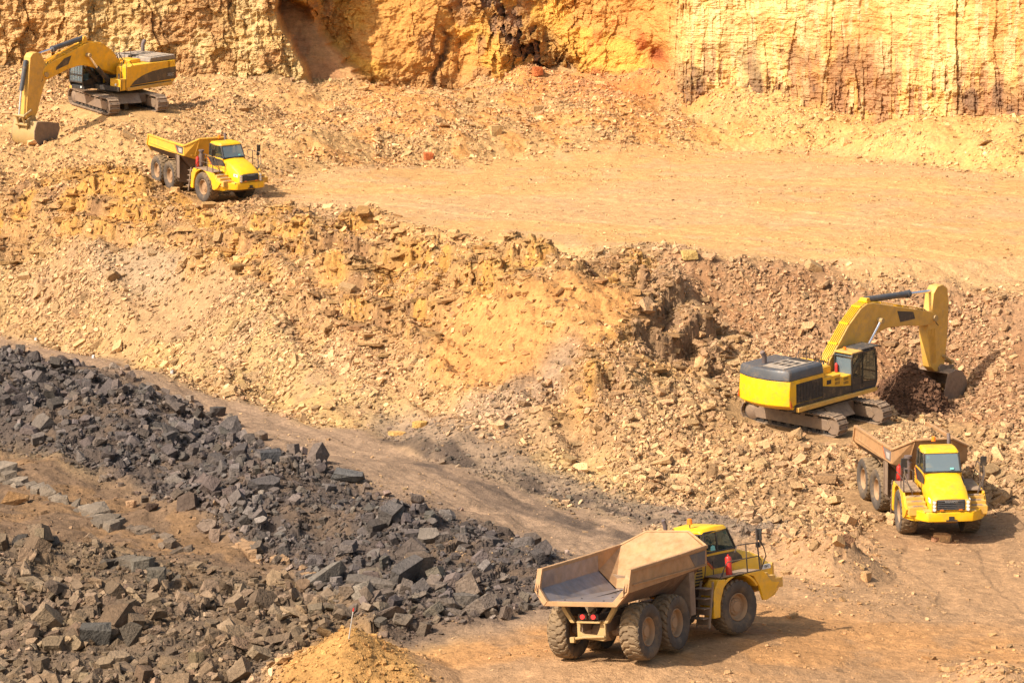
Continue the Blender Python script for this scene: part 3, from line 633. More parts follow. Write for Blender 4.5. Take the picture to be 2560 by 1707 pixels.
stone(483, 960, .45, .5, .35, (104, 94, 86), 60, 'smaller dark stone touching the lone dark boulder on the haul road')
stone(985, 366, .7, .6, .55, (222, 128, 78), 10, 'brick red boulder at the foot of the rear talus, edge of the bench')
stone(1137, 312, 1.0, .7, .8, (232, 190, 130), 30, 'large pale rounded boulder high on the rear rubble ridge')
stone(1235, 172, .9, .7, .7, (226, 132, 78), 30, 'reddish orange boulder against the foot of the head wall')
stone(2165, 1243, .75, .42, .4, (228, 184, 130), -12, 'pale squared stone on the pit floor in front of the right hand dump truck')
stone(2150, 1243, .35, .3, .25, (180, 130, 96), 20, 'small brown stone beside the pale squared stone', cat='stone')
stone(1928, 1250, .8, .65, .3, (216, 170, 118), 35, 'upright peaked slab crowning the mound on the pit floor', 'shale_rock', SHD[3], (.9, .5), cat='rock')
stone(1945, 1247, .7, .7, .2, (170, 126, 92), 20, 'thin brown slab standing on edge behind the peaked slab', 'shale_rock', SHD[6], (1.2, .3), cat='rock')
stone(1990, 1332, .4, .35, .4, (218, 170, 118), 40, 'squared tan stone at the right foot of the pit floor mound')
stone(1265, 748, .9, .45, .25, (246, 214, 150), 20, 'pale pointed slab halfway up the dug out slope', 'shale_rock', SHD[7], (.3, .2), cat='rock')
stone(1128, 684, 1.2, .55, .2, (236, 194, 130), 25, 'long pale slab leaning on the upper dug out slope', 'shale_rock', SHD[9], (.4, -.3), cat='rock')
stone(1583, 594, .9, .7, .5, (236, 196, 122), 10, 'yellow block on the rim of the bench above the spur')
stone(2118, 972, .25, .2, .5, (238, 196, 134), 10, 'upright pale block below the digging bucket', lift=.3)
stone(855, 1362, 1.9, .8, .5, (128, 116, 104), -6, 'long flat topped grey brown slab in the near ridge of blocks', 'boulder', BLK[1], (.1, .1), .6, 'rock')
stone(1070, 1395, .95, .7, .55, (118, 108, 98), 4, 'squared grey block at the right end of the near ridge', 'boulder', BLK[2], (0, 0), .45)
stone(965, 1330, 1.0, .9, 1.0, (124, 106, 90), 30, 'tall brown block standing in the near ridge of blocks', lift=.5)
stone(930, 1345, .5, 1.4, .9, (112, 104, 98), -30, 'leaning grey block beside the tall brown block', lift=.5, tilt=(.3, .4))
stone(740, 1345, .4, 2.0, .5, (132, 122, 110), -60, 'long grey brown slab tilted up on the near ridge', 'boulder', BLK[6], (.5, .1), .6, 'rock')
stone(610, 1125, 1.7, .9, .35, (104, 96, 92), 10, 'wide flat charcoal slab on the face of the dark bank', 'boulder', SHD[4], (.35, 0), .8, 'rock')
stone(800, 1105, 1.4, .8, .35, (112, 108, 104), -15, 'broad pale edged grey slab on the crest of the dark bank', 'boulder', BLK[7], (.2, .1), .7, 'rock')
stone(620, 1060, 1.0, .7, .6, (92, 90, 90), 10, 'bulky layered dark boulder on the crest of the dark bank')
stone(130, 1375, 1.2, .8, .7, (118, 100, 84), 40, 'big brown angular boulder in the far left foreground', lift=.4, proto=CHP[2], tilt=(.3, .2))
stone(218, 1475, 1.2, .7, .8, (104, 98, 90), 5, 'large grey rectangular block standing in the near left rubble', lift=.4, proto=BLK[4], tilt=(.25, .15))
stone(300, 1480, .9, .8, .9, (110, 98, 84), -5, 'brown grey square block right of the large rectangular block', lift=.4, proto=CHP[8], tilt=(-.2, .3))
stone(325, 1318, 1.0, .8, .7, (126, 116, 102), 12, 'jointed grey block stack under the brown slope', lift=.5, proto=BLK[10])
stone(360, 1340, .8, .7, .6, (120, 110, 96), 14, 'second jointed grey block, right of the block stack', lift=.5, proto=BLK[11])
stone(35, 1160, 1.3, .9, .7, (162, 124, 84), 30, 'rounded orange brown boulder at the left frame edge under the ledge', lift=.4, proto=CHP[4])
stone(300, 1162, .5, .35, .3, (206, 164, 124), 10, 'small pale stone alone on the brown slope', cat='stone')
stone(350, 1170, .5, .4, .3, (84, 66, 54), 30, 'dark brown clod on the brown slope', cat='clod')
for k, (vx, vy) in enumerate([(82, 782), (215, 822), (395, 858), (510, 884)]):
    stone(vx, vy, .22, .2, .2, (250, 248, 240), 20*k, 'small white scrap lying on the haul road', 'litter', SHD[k], cat='scrap', lum=1.0, group='white scraps on the haul road')
# stone ledges that crop out of the brown slope (beds dipping to the right)
def ledge(p0, p1, label, wid, th, rgb, n):
    root = bpy.data.objects.new('rock_ledge', None); COL.objects.link(root); a = WZ(*p0, .1); root.location = a
    Vs, Fs, Cs = [], [], []; off = 0
    for k in range(n):
        t = (k+.5)/n; vx = p0[0]+(p1[0]-p0[0])*t; vy = p0[1]+(p1[1]-p0[1])*t
        for row in range(2):
            d = WZ(vx, vy+row*9*wid, .0); d[2] = gz(d[0], d[1])
            V, Fc = (BLK+CHP)[(k*3+row*5) % 32]; L = float(np.hypot(*(WZ(*p1, 0)-a)[:2]))/n
            yaw = math.atan2(WZ(*p1, 0)[1]-a[1], WZ(*p1, 0)[0]-a[0])+random.uniform(-.22, .22); 
            if random.random() < .15: continue
            sz = np.array([L*random.uniform(.5, 1.5), wid*random.uniform(.5, 1.2), th*random.uniform(.9, 1.9)])
            c, s = math.cos(yaw), math.sin(yaw); Q = V*sz; Q = np.stack([Q[:, 0]*c-Q[:, 1]*s, Q[:, 0]*s+Q[:, 1]*c, Q[:, 2]+Q[:, 1]*.2], 1)+d-a+[random.uniform(-.1, .1), random.uniform(-.2, .2), th*(random.uniform(-.35, .1)-.3*row)]
            link('ledge_block', np_mesh('ledge_block', Q, Fc, col=np.tile(alb(*rgb)*random.uniform(.7, 1.3), (len(V), 1))), M_rock, root)
    return tag(root, label, 'rock ledge')
ledge((-30, 1085), (270, 1205), 'long cracked grey stone ledge slanting across the brown slope at the left', 1.0, .55, (150, 134, 116), 14)
ledge((295, 1205), (440, 1262), 'low dark stone ledge continuing down the brown slope', .6, .3, (134, 116, 98), 8)
ledge((540, 1240), (720, 1320), 'pale sandy stone ledge at the lower end of the brown slope', .6, .3, (190, 152, 114), 11)
ledge((10, 1258), (140, 1262), 'stacked dark jointed ledge in the far left foreground', .9, .5, (104, 94, 84), 6)
ledge((235, 1290), (420, 1330), 'broken jointed grey ledge in the middle of the foreground rubble', .9, .5, (118, 106, 92), 8)
# sagging survey stake on the yellow mound
def tubeV(path, r, seg=8):
    V, Fc = [], []; path = [Vector(p) for p in path]
    rr = r if isinstance(r, (list, tuple)) else [r]*len(path)
    for i, p in enumerate(path):
        d = (path[min(i+1, len(path)-1)]-path[max(i-1, 0)]).normalized(); u = d.orthogonal().normalized() if i == 0 else (u-d*u.dot(d)).normalized(); v = d.cross(u)
        for k in range(seg):
            t = 2*math.pi*k/seg; V.append(p+u*rr[i]*math.cos(t)+v*rr[i]*math.sin(t))
    for i in range(len(path)-1):
        for k in range(seg): Fc.append((i*seg+k, i*seg+(k+1) % seg, (i+1)*seg+(k+1) % seg, (i+1)*seg+k))
    Fc.append(tuple(range(seg))[::-1]); Fc.append(tuple((len(path)-1)*seg+k for k in range(seg)))
    return V, Fc
class MB:
    def __init__(s): s.V = []; s.F = []
    def add(s, V, Fc):
        o = len(s.V); s.V += [Vector(v) for v in V]; s.F += [tuple(i+o for i in f) for f in Fc]; return s
    def box(s, x0, x1, y0, y1, z0, z1):
        V = [(x, y, z) for x in (x0, x1) for y in (y0, y1) for z in (z0, z1)]
        return s.add(V, [(0, 1, 3, 2), (4, 6, 7, 5), (0, 4, 5, 1), (2, 3, 7, 6), (0, 2, 6, 4), (1, 5, 7, 3)])
    def prism(s, poly, y0, y1, ax='y', poly2=None):
        """polygon in x,z (ax y), y,z (ax x) or x,y (ax z) extruded between two values"""
        n = len(poly); f = {'y': lambda p, t: (p[0], t, p[1]), 'x': lambda p, t: (t, p[0], p[1]), 'z': lambda p, t: (p[0], p[1], t)}[ax]
        V = [f(p, y0) for p in poly]+[f(p, y1) for p in (poly2 or poly)]
        return s.add(V, [tuple(range(n))[::-1], tuple(range(n, 2*n))]+[(i, (i+1) % n, n+(i+1) % n, n+i) for i in range(n)])
    def loft(s, rings, caps=True, closed=True):
        n = len(rings[0]); V = [v for r in rings for v in r]; Fc = []
        for i in range(len(rings)-1):
            for k in range(n if closed else n-1): Fc.append((i*n+k, i*n+(k+1) % n, (i+1)*n+(k+1) % n, (i+1)*n+k))
        if caps: Fc += [tuple(range(n))[::-1], tuple((len(rings)-1)*n+k for k in range(n))]
        return s.add(V, Fc)
    def tube(s, path, r, seg=8): return s.add(*tubeV(path, r, seg))
    def cyl(s, a, b, r, seg=16): return s.add(*tubeV([a, b], r, seg))
    def lathe(s, prof, c, seg=40):
        """profile of (radius, y) about the y axis through c"""
        n = len(prof); V = [(c[0]+r*math.cos(2*math.pi*k/seg), c[1]+y, c[2]+r*math.sin(2*math.pi*k/seg)) for k in range(seg) for r, y in prof]
        return s.add(V, [(k*n+i, k*n+i+1, ((k+1) % seg)*n+i+1, ((k+1) % seg)*n+i) for k in range(seg) for i in range(n-1)])
    def xf(s, M): s.V = [M @ v for v in s.V]; return s
    def build(s, name, mat, parent, bevel=0, smooth=False, label=None):
        me = bpy.data.meshes.new(name); me.from_pydata([tuple(v) for v in s.V], [], s.F)
        bm = bmesh.new(); bm.from_mesh(me); bmesh.ops.recalc_face_normals(bm, faces=bm.faces); bm.to_mesh(me); bm.free()
        if smooth: me.polygons.foreach_set('use_smooth', [True]*len(me.polygons)); me.set_sharp_from_angle(angle=R(38))
        o = link(name, me, mat, parent)
        if bevel:
            b = o.modifiers.new('bevel', 'BEVEL'); b.width = bevel; b.segments = 2; b.limit_method = 'ANGLE'; b.angle_limit = R(35)
            me.polygons.foreach_set('use_smooth', [True]*len(me.polygons)); me.set_sharp_from_angle(angle=R(50))
        if label: o['label'] = label
        return o
def emp(name, mat, label, cat, group=None):
    o = bpy.data.objects.new(name, None); COL.objects.link(o); o.matrix_world = mat; o.empty_display_size = .5; return tag(o, label, cat, group)
def rrect(x0, x1, z0, z1, r, n=4):
    P = []
    for cx_, cz_, a0 in ((x1-r, z1-r, 0), (x0+r, z1-r, 90), (x0+r, z0+r, 180), (x1-r, z0+r, 270)):
        for i in range(n+1): a = R(a0+90*i/n); P.append((cx_+r*math.cos(a), cz_+r*math.sin(a)))
    return P
_cache = {}
def text_mesh(body, size, depth=.004, mirror=True):
    cu = bpy.data.curves.new('lettering', 'FONT'); cu.body = body; cu.size = size; cu.extrude = depth; cu.align_x = 'CENTER'; cu.align_y = 'CENTER'
    o = bpy.data.objects.new('lettering', cu); COL.objects.link(o); dg = bpy.context.evaluated_depsgraph_get(); dg.update()
    me = bpy.data.meshes.new_from_object(o.evaluated_get(dg)); bpy.data.objects.remove(o)
    V = [(-v.co.x if mirror else v.co.x, v.co.y, v.co.z) for v in me.vertices]; Fc = [tuple(p.vertices) for p in me.polygons]
    return V, Fc

# ------------------------------------------------------------------ dump truck
RW = .93
def tyre_meshes():
    if 't' in _cache: return _cache['t']
    W = .74; prof = []   # (radius, y)
    for r, y in ((.45, .20), (.50, .30), (.62, .355), (.74, .365), (.84, .345), (.875, .325), (.885, .30)): prof.append((r, y))
    side = prof; nb = 17; tread = [(.925-.03*abs(t)**4, t*.30) for t in np.linspace(1, -1, nb)]
    full = side+tread+[(r, -y) for r, y in side[::-1]]; n = len(full); S = 264; V = []; NL = 22; fm = []
    for k in range(S):
        th = 2*math.pi*k/S
        for i, (r, y) in enumerate(full):
            if 5 <= i < n-5:
                u = abs(y)/.34; ph = (k*NL/S+u*.9+(.5 if y < 0 else 0)+.12*math.sin(u*9)) % 1
                if ph > .66 and u > .05: r -= .05
                if u <= .05: r -= .012
            V.append((r*math.cos(th), y, r*math.sin(th)))
    Fc = [(k*n+i, k*n+i+1, ((k+1) % S)*n+i+1, ((k+1) % S)*n+i) for k in range(S) for i in range(n-1)]
    me = bpy.data.meshes.new('tyre'); me.from_pydata(V, [], Fc); me.materials.append(M_tyre); me.materials.append(M_tread)
    me.polygons.foreach_set('material_index', [1 if 5 <= (j % (n-1)) < n-6 else 0 for j in range(len(Fc))])
    me.polygons.foreach_set('use_smooth', [True]*len(Fc)); me.set_sharp_from_angle(angle=R(40))
    b = MB(); b.lathe([(.47, .20), (.47, .27), (.445, .285), (.42, .24), (.40, .12), (.30, .10), (.27, .16), (.19, .17), (.17, .21), (.001, .21)], (0, 0, 0), 40)
    b.lathe([(.47, -.20), (.46, -.27), (.42, -.22), (.40, -.05), (.001, -.05)], (0, 0, 0), 32)
    for k in range(12):
        a = 2*math.pi*k/12; b.cyl((.235*math.cos(a), .14, .235*math.sin(a)), (.235*math.cos(a), .185, .235*math.sin(a)), .02, 6)
    rm = bpy.data.meshes.new('rim'); rm.from_pydata([tuple(v) for v in b.V], [], b.F); rm.materials.append(M_rim)
    rm.polygons.foreach_set('use_smooth', [True]*len(rm.polygons)); rm.set_sharp_from_angle(angle=R(35))
    _cache['t'] = (me, rm); return me, rm
def wheel(root, M, x, side):
    tm, rm = tyre_meshes(); w_ = bpy.data.objects.new('wheel', tm); COL.objects.link(w_); w_.parent = root
    w_.name = 'wheel'
    w_.matrix_local = M @ Matrix.Translation((x, side*1.30, RW)) @ (Matrix.Rotation(math.pi if side < 0 else 0, 4, 'Z')) @ Matrix.Rotation(random.random()*6, 4, 'Y')
    r = bpy.data.objects.new('rim', rm); COL.objects.link(r); r.parent = w_; return w_

def dump_truck(pose, label, bedmat, loaded, decal, name_badge):
    p, e, art, ap = pose; Mw, Mf = truck_mats(pose)
    root = emp('dump_truck', Mw, label, 'dump truck', 'articulated dump trucks working in the pit')
    I = Matrix.Identity(4)
    for x in (-3.49, -1.41):
        for s in (-1, 1): wheel(root, I, x, s)
    for s in (-1, 1): wheel(root, Mf, 2.84, s)
    # ---- rear frame, axles and suspension
    b = MB()
    for s in (-1, 1): b.box(-4.35, .9, s*.42-.09, s*.42+.09, .98, 1.38)
    for x in (-3.49, -1.41): b.cyl((x, -1.1, RW), (x, 1.1, RW), .17); b.lathe([(.001, -.36), (.3, -.3), (.36, 0), (.3, .3), (.001, .36)], (x, 0, RW), 20)
    for s in (-1, 1): b.prism([(-3.6, .95), (-1.3, .95), (-2.0, 1.3), (-2.9, 1.3)], s*.62-.06, s*.62+.06)
    b.cyl((.3, 0, 1.1), (1.4, 0, 1.1), .32); b.box(-.2, .3, -.5, .5, .85, 1.4)
    b.build('rear_frame', M_under, root, .02)
    b = MB()                                   # curved tail bracket
    b.prism([(-.52, 1.36), (-.52, .78), (-.42, .72), (.5, .80), (.5, 1.36), (.36, 1.36), (.40, 1.02), (.28, .93), (-.2, .90), (-.3, 1.1), (-.36, 1.36)], -4.42, -4.30, 'x')
    b.tube([(-4.45, .62, .78), (-4.5, .2, .84), (-4.45, -.5, .86)], .05); b.box(-4.55, -4.4, .56, .72, .66, .84)
    for s in (-1, 1): b.prism([(s*.52, 1.3), (s*.66, 1.3), (s*.95, 1.72), (s*.98, 1.95), (s*.86, 1.95), (s*.82, 1.76)], -4.55, -4.35, 'x')
    b.box(-4.6, -4.35, -.42, .42, 1.30, 1.36)
    b.build('tail_bracket', M_frame, root, .015)
    MB().box(-4.58, -4.45, -.36, -.02, 1.42, 1.6).box(-4.58, -4.45, .06, .36, 1.42, 1.6).build('lamp_housing', M_dark, root, .01)
    for y in (-.19, .2): MB().cyl((-4.61, y, 1.51), (-4.58, y, 1.51), .075, 14).build('tail_light', M_tl, root, smooth=True)
    for s in (-1, 1):
        MB().cyl((-2.2, s*.78, 1.15), (-.75, s*.78, 1.85), .10).build('tipping_cylinder', M_under, root, smooth=True)
        MB().prism([(s*.72, .62), (s*1.45, .72), (s*1.6, 1.05), (s*1.6, 2.4), (s*.72, 2.3)], -.36, -.30, 'x').build('mud_guard', M_under, root, .01)
        if s < 0 or True: MB().box(-.32, .1, s*1.54-.02, s*1.54+.02, 1.0, 2.42).build('mud_guard_side', M_under, root, .01)
    # ---- body (bed): outer and inner shell
    st = [ # x, top z, side-bottom z, keel y, keel z, top y
        (-5.02, 2.42, 2.38, 1.28, 1.96), (-4.64, 3.00, 2.32, 1.25, 1.93), (-3.4, 3.02, 2.36, 1.12, 1.90), (-1.4, 3.07, 2.42, 1.02, 1.86),
        (-.3, 3.10, 2.47, .85, 1.60), (.45, 3.12, 2.50, .75, 1.60), (.98, 3.14, 2.52, .70, 2.2)]
    def ring_o(x, zt, zb, yk, zk): return [(x, -1.62, zt), (x, -1.62, zb), (x, -yk, zk), (x, yk, zk), (x, 1.62, zb), (x, 1.62, zt)]
    b = MB()
    for s in (-1, 1): b.loft([[(x, s*1.62, zt), (x, s*1.62, zb), (x, s*1.56, zb-.02)] for x, zt, zb, yk, zk in st], caps=False, closed=False)
    lo = MB().loft([[(x, -1.60, zb), (x, -yk, zk), (x, yk, zk), (x, 1.60, zb)] for x, zt, zb, yk, zk in st], caps=False, closed=False)
    # front wall outside, with spill guard
    fo = [(1.0, -1.62, 3.14), (1.44, -.78, 3.58), (1.44, .78, 3.58), (1.0, 1.62, 3.14)]
    b.add([(.98, -1.62, 2.52), (.98, 1.62, 2.52), (.98, .70, 2.2), (.98, -.70, 2.2), (1.0, -1.62, 3.14), (1.44, -.78, 3.58), (1.44, .78, 3.58), (1.0, 1.62, 3.14), (1.12, -.75, 2.52), (1.12, .75, 2.52), (.2, -.6, 1.6), (.2, .6, 1.6)],
          [(0, 8, 5, 4), (8, 9, 6, 5), (9, 1, 7, 6), (0, 3, 8), (3, 2, 9, 8), (2, 1, 9), (3, 10, 11, 2)])
    # inner shell
    si = [(-5.06, 2.42, 2.24, 1.20, 2.04), (-4.60, 2.98, 2.42, 1.16, 2.02), (-3.4, 3.00, 2.45, 1.05, 1.98), (-1.4, 3.05, 2.5, .95, 1.93), (-.75, 3.07, 2.5, .93, 1.90)]
    yi = 1.54
    def ring_i(x, zt, zb, yk, zk): return [(x, -yi, zt), (x, -yi, zb), (x, -yk, zk), (x, yk, zk), (x, yi, zb), (x, yi, zt)]
    bi = MB(); bi.loft([ring_i(*q) for q in si], caps=False, closed=False)
    bi.add([(-.75, -yi, 3.07), (-.75, -yi, 2.5), (-.75, -.93, 1.90), (-.75, .93, 1.90), (-.75, yi, 2.5), (-.75, yi, 3.07), (.92, -yi, 3.12), (1.38, -.76, 3.55), (1.38, .76, 3.55), (.92, yi, 3.12)],
           [(2, 3, 8, 7)])
    body = b.build('dump_body', bedmat, root); lo.build('bed_underside', M_keel, body)
    bi.build('bed_lining', M_steel if not loaded else bedmat, body)
    f_ = MB()   # front slope plate inside takes the body colour
    f_.add([(-.72, -.93, 1.93), (-.72, .93, 1.93), (1.36, .76, 3.56), (1.36, -.76, 3.56), (-.72, -yi, 2.52), (.92, -yi, 3.13), (-.72, yi, 2.52), (.92, yi, 3.13), (-.74, -yi, 3.07), (-.74, yi, 3.07)],
           [(0, 1, 2, 3), (0, 3, 5, 4), (1, 6, 7, 2), (4, 5, 8), (6, 9, 7)])
    f_.xf(Matrix.Translation((-.012, 0, .012))).build('front_slope_plate', bedmat, body)
    for s in (-1, 1):     # top rails, tail flanges, lip
        rl = MB(); y = s*1.60
        rl.loft([[(x, y-.07, z-.06), (x, y+.07, z-.06), (x, y+.07, z+.05), (x, y-.07, z+.05)] for x, z in ((-4.66, 3.0), (-1.4, 3.07), (1.02, 3.15))])
        rl.build('top_rail', bedmat, body, .015)
        fl = MB(); P0 = [(-4.72, s*1.50, 3.05), (-4.72, s*1.68, 3.05), (-4.60, s*1.68, 3.05), (-4.60, s*1.50, 3.05)]
        P1 = [(-4.98, s*1.50, 2.44), (-4.98, s*1.68, 2.36), (-4.84, s*1.68, 2.36), (-4.84, s*1.50, 2.44)]
        P2 = [(-5.12, s*1.16, 2.05), (-5.12, s*1.30, 1.90), (-4.98, s*1.30, 1.90), (-4.98, s*1.16, 2.05)]
        fl.loft([P0, P1, P2]).build('tail_flange', bedmat, body, .012)
        pl = MB(); pl.box(-4.55, .9, s*1.62-.0, s*1.665, 2.52, 2.56) if s else 0
        pl.build('side_rib', bedmat, body, .008)
        q = [(-.35, 3.0), (.86, 3.03), (.80, 2.6), (.05, 2.58)]
        MB().prism(q, s*1.622, s*1.632).build('side_decal', decal[0], body)
        if decal[1]:
            MB().prism([(.1, 2.9), (.7, 2.92), (.66, 2.66), (.25, 2.65)], s*1.634, s*1.638).build('faded_emblem', M_faded, body)
            MB().prism([(-.5, 3.0), (-.36, 3.0), (.04, 2.58), (-.1, 2.58)], s*1.622, s*1.632).build('decal_stripe', M_ored, body)
    MB().box(-5.10, -4.98, -1.29, 1.29, 1.90, 2.05).build('tail_lip', bedmat, body, .01)
    g = MB()
    for a_, b_ in zip(fo[:-1], fo[1:]): g.tube([a_, b_], .055, 6)
    g.build('spill_guard_rim', bedmat, body)
    for s in (-1, 1): MB().tube([(1.43, s*.78, 3.5), (1.1, s*.95, 2.5)], .03, 5).build('front_wall_rib', bedmat, body)
    MB().box(1.02, 1.10, -1.2, 1.2, 2.50, 2.57).build('front_wall_beam', bedmat, body, .01)
    if not loaded:
        h = MB()
        for x, y, z in ((-4.6, -.6, 2.035), (-4.0, .5, 2.02), (-3.4, -.3, 1.995), (-3.0, -.8, 1.99), (-2.2, .2, 1.965), (-4.5, .85, 2.035)): h.cyl((x, y, z-.01), (x, y, z+.006), .035, 8)
        h.box(-4.9, -1.0, -.36, -.352, 1.95, 1.98); h.box(-4.9, -1.0, .36, .368, 1.95, 1.98)
        h.build('floor_plate_bolts', M_dark, body)
    # ---- front unit
    def fb(mb, *a, **k): mb.xf(Mf); return mb.build(*a, **k)
    fb(MB().box(1.2, 4.6, -.45, .45, .80, 1.3).cyl((2.84, -1.1, RW), (2.84, 1.1, RW), .18).box(1.3, 2.0, -.7, .7, .9, 1.9), 'front_frame', M_keel, root, bevel=.02)
    hood = MB(); rings = []
    for x, zt, yt, yb in ((3.62, 2.74, .70, .82), (4.1, 2.68, .70, .82), (4.7, 2.52, .68, .81), (5.2, 2.32, .64, .80), (5.45, 2.17, .60, .79), (5.58, 2.06, .56, .78)):
        r_ = []; 
        for y, z in ((-yb, 1.55), (-yb, 1.95), (-(yt+yb)/2-.02, min(zt-.12, 2.35)), (-yt, zt-.06), (-yt*.8, zt-.01), (0, zt+.02), (yt*.8, zt-.01), (yt, zt-.06), ((yt+yb)/2+.02, min(zt-.12, 2.35)), (yb, 1.95), (yb, 1.55)): r_.append((x, y, z))
        rings.append(r_)
    hood.loft(rings, closed=False); hd = fb(hood, 'hood', M_yelb, root, bevel=.02)
    fb(MB().prism([(5.58, 2.04), (5.62, 2.0), (5.66, 1.62), (5.58, 1.6)], -.56, .56), 'grille', M_dark, root, bevel=.01)
    sl = MB()
    for k in range(5): sl.box(5.64, 5.685, -.54, .54, 1.66+k*.078, 1.695+k*.078)
    fb(sl, 'grille_slats', M_gry, root)
    V, Fc = text_mesh('CATERPILLAR', .085, .006); t_ = MB(); t_.add([(5.70, v[0], 1.965+v[1]) if True else 0 for v in V], Fc); fb(t_, 'grille_lettering', M_white, root)
    for s in (-1, 1):
        hl = fb(MB().box(5.56, 5.66, s*.68-.10, s*.68+.10, 1.56, 2.03), 'headlight_frame', M_yeld, root, bevel=.015)
        for k, z in enumerate((1.94, 1.79, 1.65)): fb(MB().cyl((5.65, s*.68, z), (5.69, s*.68, z), .065, 14), 'headlight', M_light, root, smooth=True)
        fb(MB().box(5.66, 5.70, s*.38-.07, s*.38+.07, 1.60, 1.65), 'indicator', M_orange, root)
    # bumper: wrap-around
    zt, zb = 1.52, 1.13
    bump = MB(); P = [(4.5, -1.66), (5.42, -1.14), (5.62, -.9), (5.68, 0), (5.62, .9), (5.42, 1.14), (4.5, 1.66), (4.5, 1.45), (5.2, 1.0), (5.3, 0), (5.2, -1.0), (4.5, -1.45)]
    Pt = [(x-.0, y) for x, y in P]; bump.prism(Pt, zb, zt, 'z'); fb(bump, 'bumper', M_yelb, root, bevel=.025)
    fb(MB().box(5.60, 5.705, -.09, .12, 1.2, 1.36).box(5.6, 5.70, -.2, .25, 1.16, 1.22), 'tow_hitch', M_dark, root)
    fb(MB().box(4.0, 5.55, -1.05, 1.05, 1.50, 1.56).box(3.6, 5.3, -.8, .8, 1.15, 1.55), 'front_deck', M_yeld, root, bevel=.01)
    for s in (-1, 1):
        y0, y1 = s*.84, s*1.66
        # wheel arch with outer wing
        arc = [(2.84+1.16*math.cos(R(a)), .93+1.14*math.sin(R(a))) for a in range(186, 24, -9)]
        arci = [(2.84+1.07*math.cos(R(a)), .93+1.05*math.sin(R(a))) for a in range(186, 24, -9)]
        fb(MB().prism([(max(x, 1.66), min(z, 1.98)) for x, z in arc]+arci[::-1], y0, y1), 'fender', M_yel, root, bevel=.015)
        wing = [(3.30, 1.99), (4.02, 2.0), (4.12, 1.97), (4.52, 1.56), (4.9, 1.50), (4.52, 1.12), (4.2, .98), (4.02, 1.0), (3.86, 1.5), (3.62, 1.86), (3.3, 1.97)]
        fb(MB().prism(wing, s*1.58, s*1.67), 'wing_panel', M_yel, root, bevel=.012)
        # rounded transition wing to bumper
        fb(MB().add([(4.5, s*1.66, 1.52), (4.9, s*1.45, 1.52), (5.44, s*1.13, 1.52), (5.40, s*1.13, 1.13), (4.9, s*1.42, 1.03), (4.2, s*1.66, .98), (4.5, s*1.55, 1.5), (5.3, s*1.0, 1.5), (5.2, s*1.0, 1.14), (4.25, s*1.5, 1.0)],
           [(0, 1, 2, 3, 4, 5), (6, 9, 8, 7), (0, 6, 7, 2, 1), (3, 8, 9, 5, 4), (2, 7, 8, 3), (0, 5, 9, 6)]), 'bumper_corner', M_yelb, root, bevel=.015)
        fb(MB().box(2.0, 4.0, s*1.24-.4, s*1.24+.34, 2.0, 2.04), 'deck_plate', M_under, root, bevel=.006)
        for k in range(3):
            fb(MB().box(4.02+k*.36, 4.42+k*.36, s*1.22-.38, s*1.22+.36, 1.30, 1.90-k*.125-.02), 'step', M_yeld, root, bevel=.01)
            fb(MB().box(4.10+k*.36, 4.34+k*.36, s*1.2-.22, s*1.2+.22, 1.889-k*.125, 1.895-k*.125), 'step_tread', M_under, root)
        # rear ladder
        ld = MB()
        for k in range(4): ld.box(1.20-.07*k, 1.52-.07*k, s*1.38-.26, s*1.38+.26, 1.72-k*.32, 1.76-k*.32); ld.box(1.48-.07*k, 1.52-.07*k, s*1.38-.26, s*1.38+.26, 1.5-k*.32, 1.74-k*.32)
        for q in (-.27, .27): ld.prism([(1.54, 1.95), (1.62, 1.95), (1.30, .45), (1.22, .45)], s*1.38+q-.02, s*1.38+q+.02)
        fb(ld, 'ladder', M_under, root)
    fb(MB().prism([(1.52, .72), (1.84, .72), (1.88, 1.2), (2.2, 1.95), (1.85, 1.98), (1.60, 1.6)], -1.67, -1.2), 'fender_skirt', M_yel, root, bevel=.03)
    fb(MB().prism([(1.52, .72), (1.84, .72), (1.88, 1.2), (2.2, 1.95), (1.85, 1.98), (1.60, 1.6)], 1.2, 1.67), 'fender_skirt', M_yel, root, bevel=.03)
    # cab
    fb(MB().prism([(2.0, 1.95), (3.7, 1.95), (3.78, 2.74), (2.3, 2.80), (2.02, 2.66)], -.80, .80), 'cab_base', M_yel, root, bevel=.03)
    fb(MB().prism([(1.55, 1.75), (2.02, 1.75), (2.04, 2.66), (1.86, 2.5), (1.6, 2.2)], -.80, .80), 'engine_louvre_housing', M_yeld, root, bevel=.02)
    lv = MB()
    for s in (-1, 1):
        for k in range(7): lv.box(1.62+.03*k, 2.0, s*.812-.01, s*.812+.01, 1.82+k*.1, 1.865+k*.1)
    fb(lv, 'louvre', M_dark, root)
    roof = MB(); roof.loft([[(x, -y, z) for x, y, z in ring]+[(x, y, z) for x, y, z in ring[::-1]] for ring in ([(2.16, .70, 3.40), (2.16, .60, 3.5)], [(2.3, .76, 3.40), (2.3, .66, 3.585)], [(2.9, .77, 3.42), (2.9, .67, 3.62)], [(3.40, .75, 3.46), (3.38, .66, 3.60)], [(3.50, .72, 3.46), (3.46, .62, 3.53)])])
    fb(roof, 'cab_roof', M_yelb, root, bevel=.03, smooth=True)
    cz0 = 2.76
    fr_ = MB()
    for s in (-1, 1):
        fr_.tube([(3.80, s*.74, cz0), (3.45, s*.70, 3.46)], .045, 6); fr_.tube([(2.26, s*.76, cz0), (2.26, s*.72, 3.44)], .055, 6); fr_.tube([(2.86, s*.77, cz0), (2.86, s*.73, 3.44)], .035, 6)
        fr_.tube([(2.26, s*.77, cz0), (3.80, s*.75, cz0)], .045, 6); fr_.tube([(2.26, s*.73, 3.44), (3.45, s*.70, 3.46)], .04, 6)
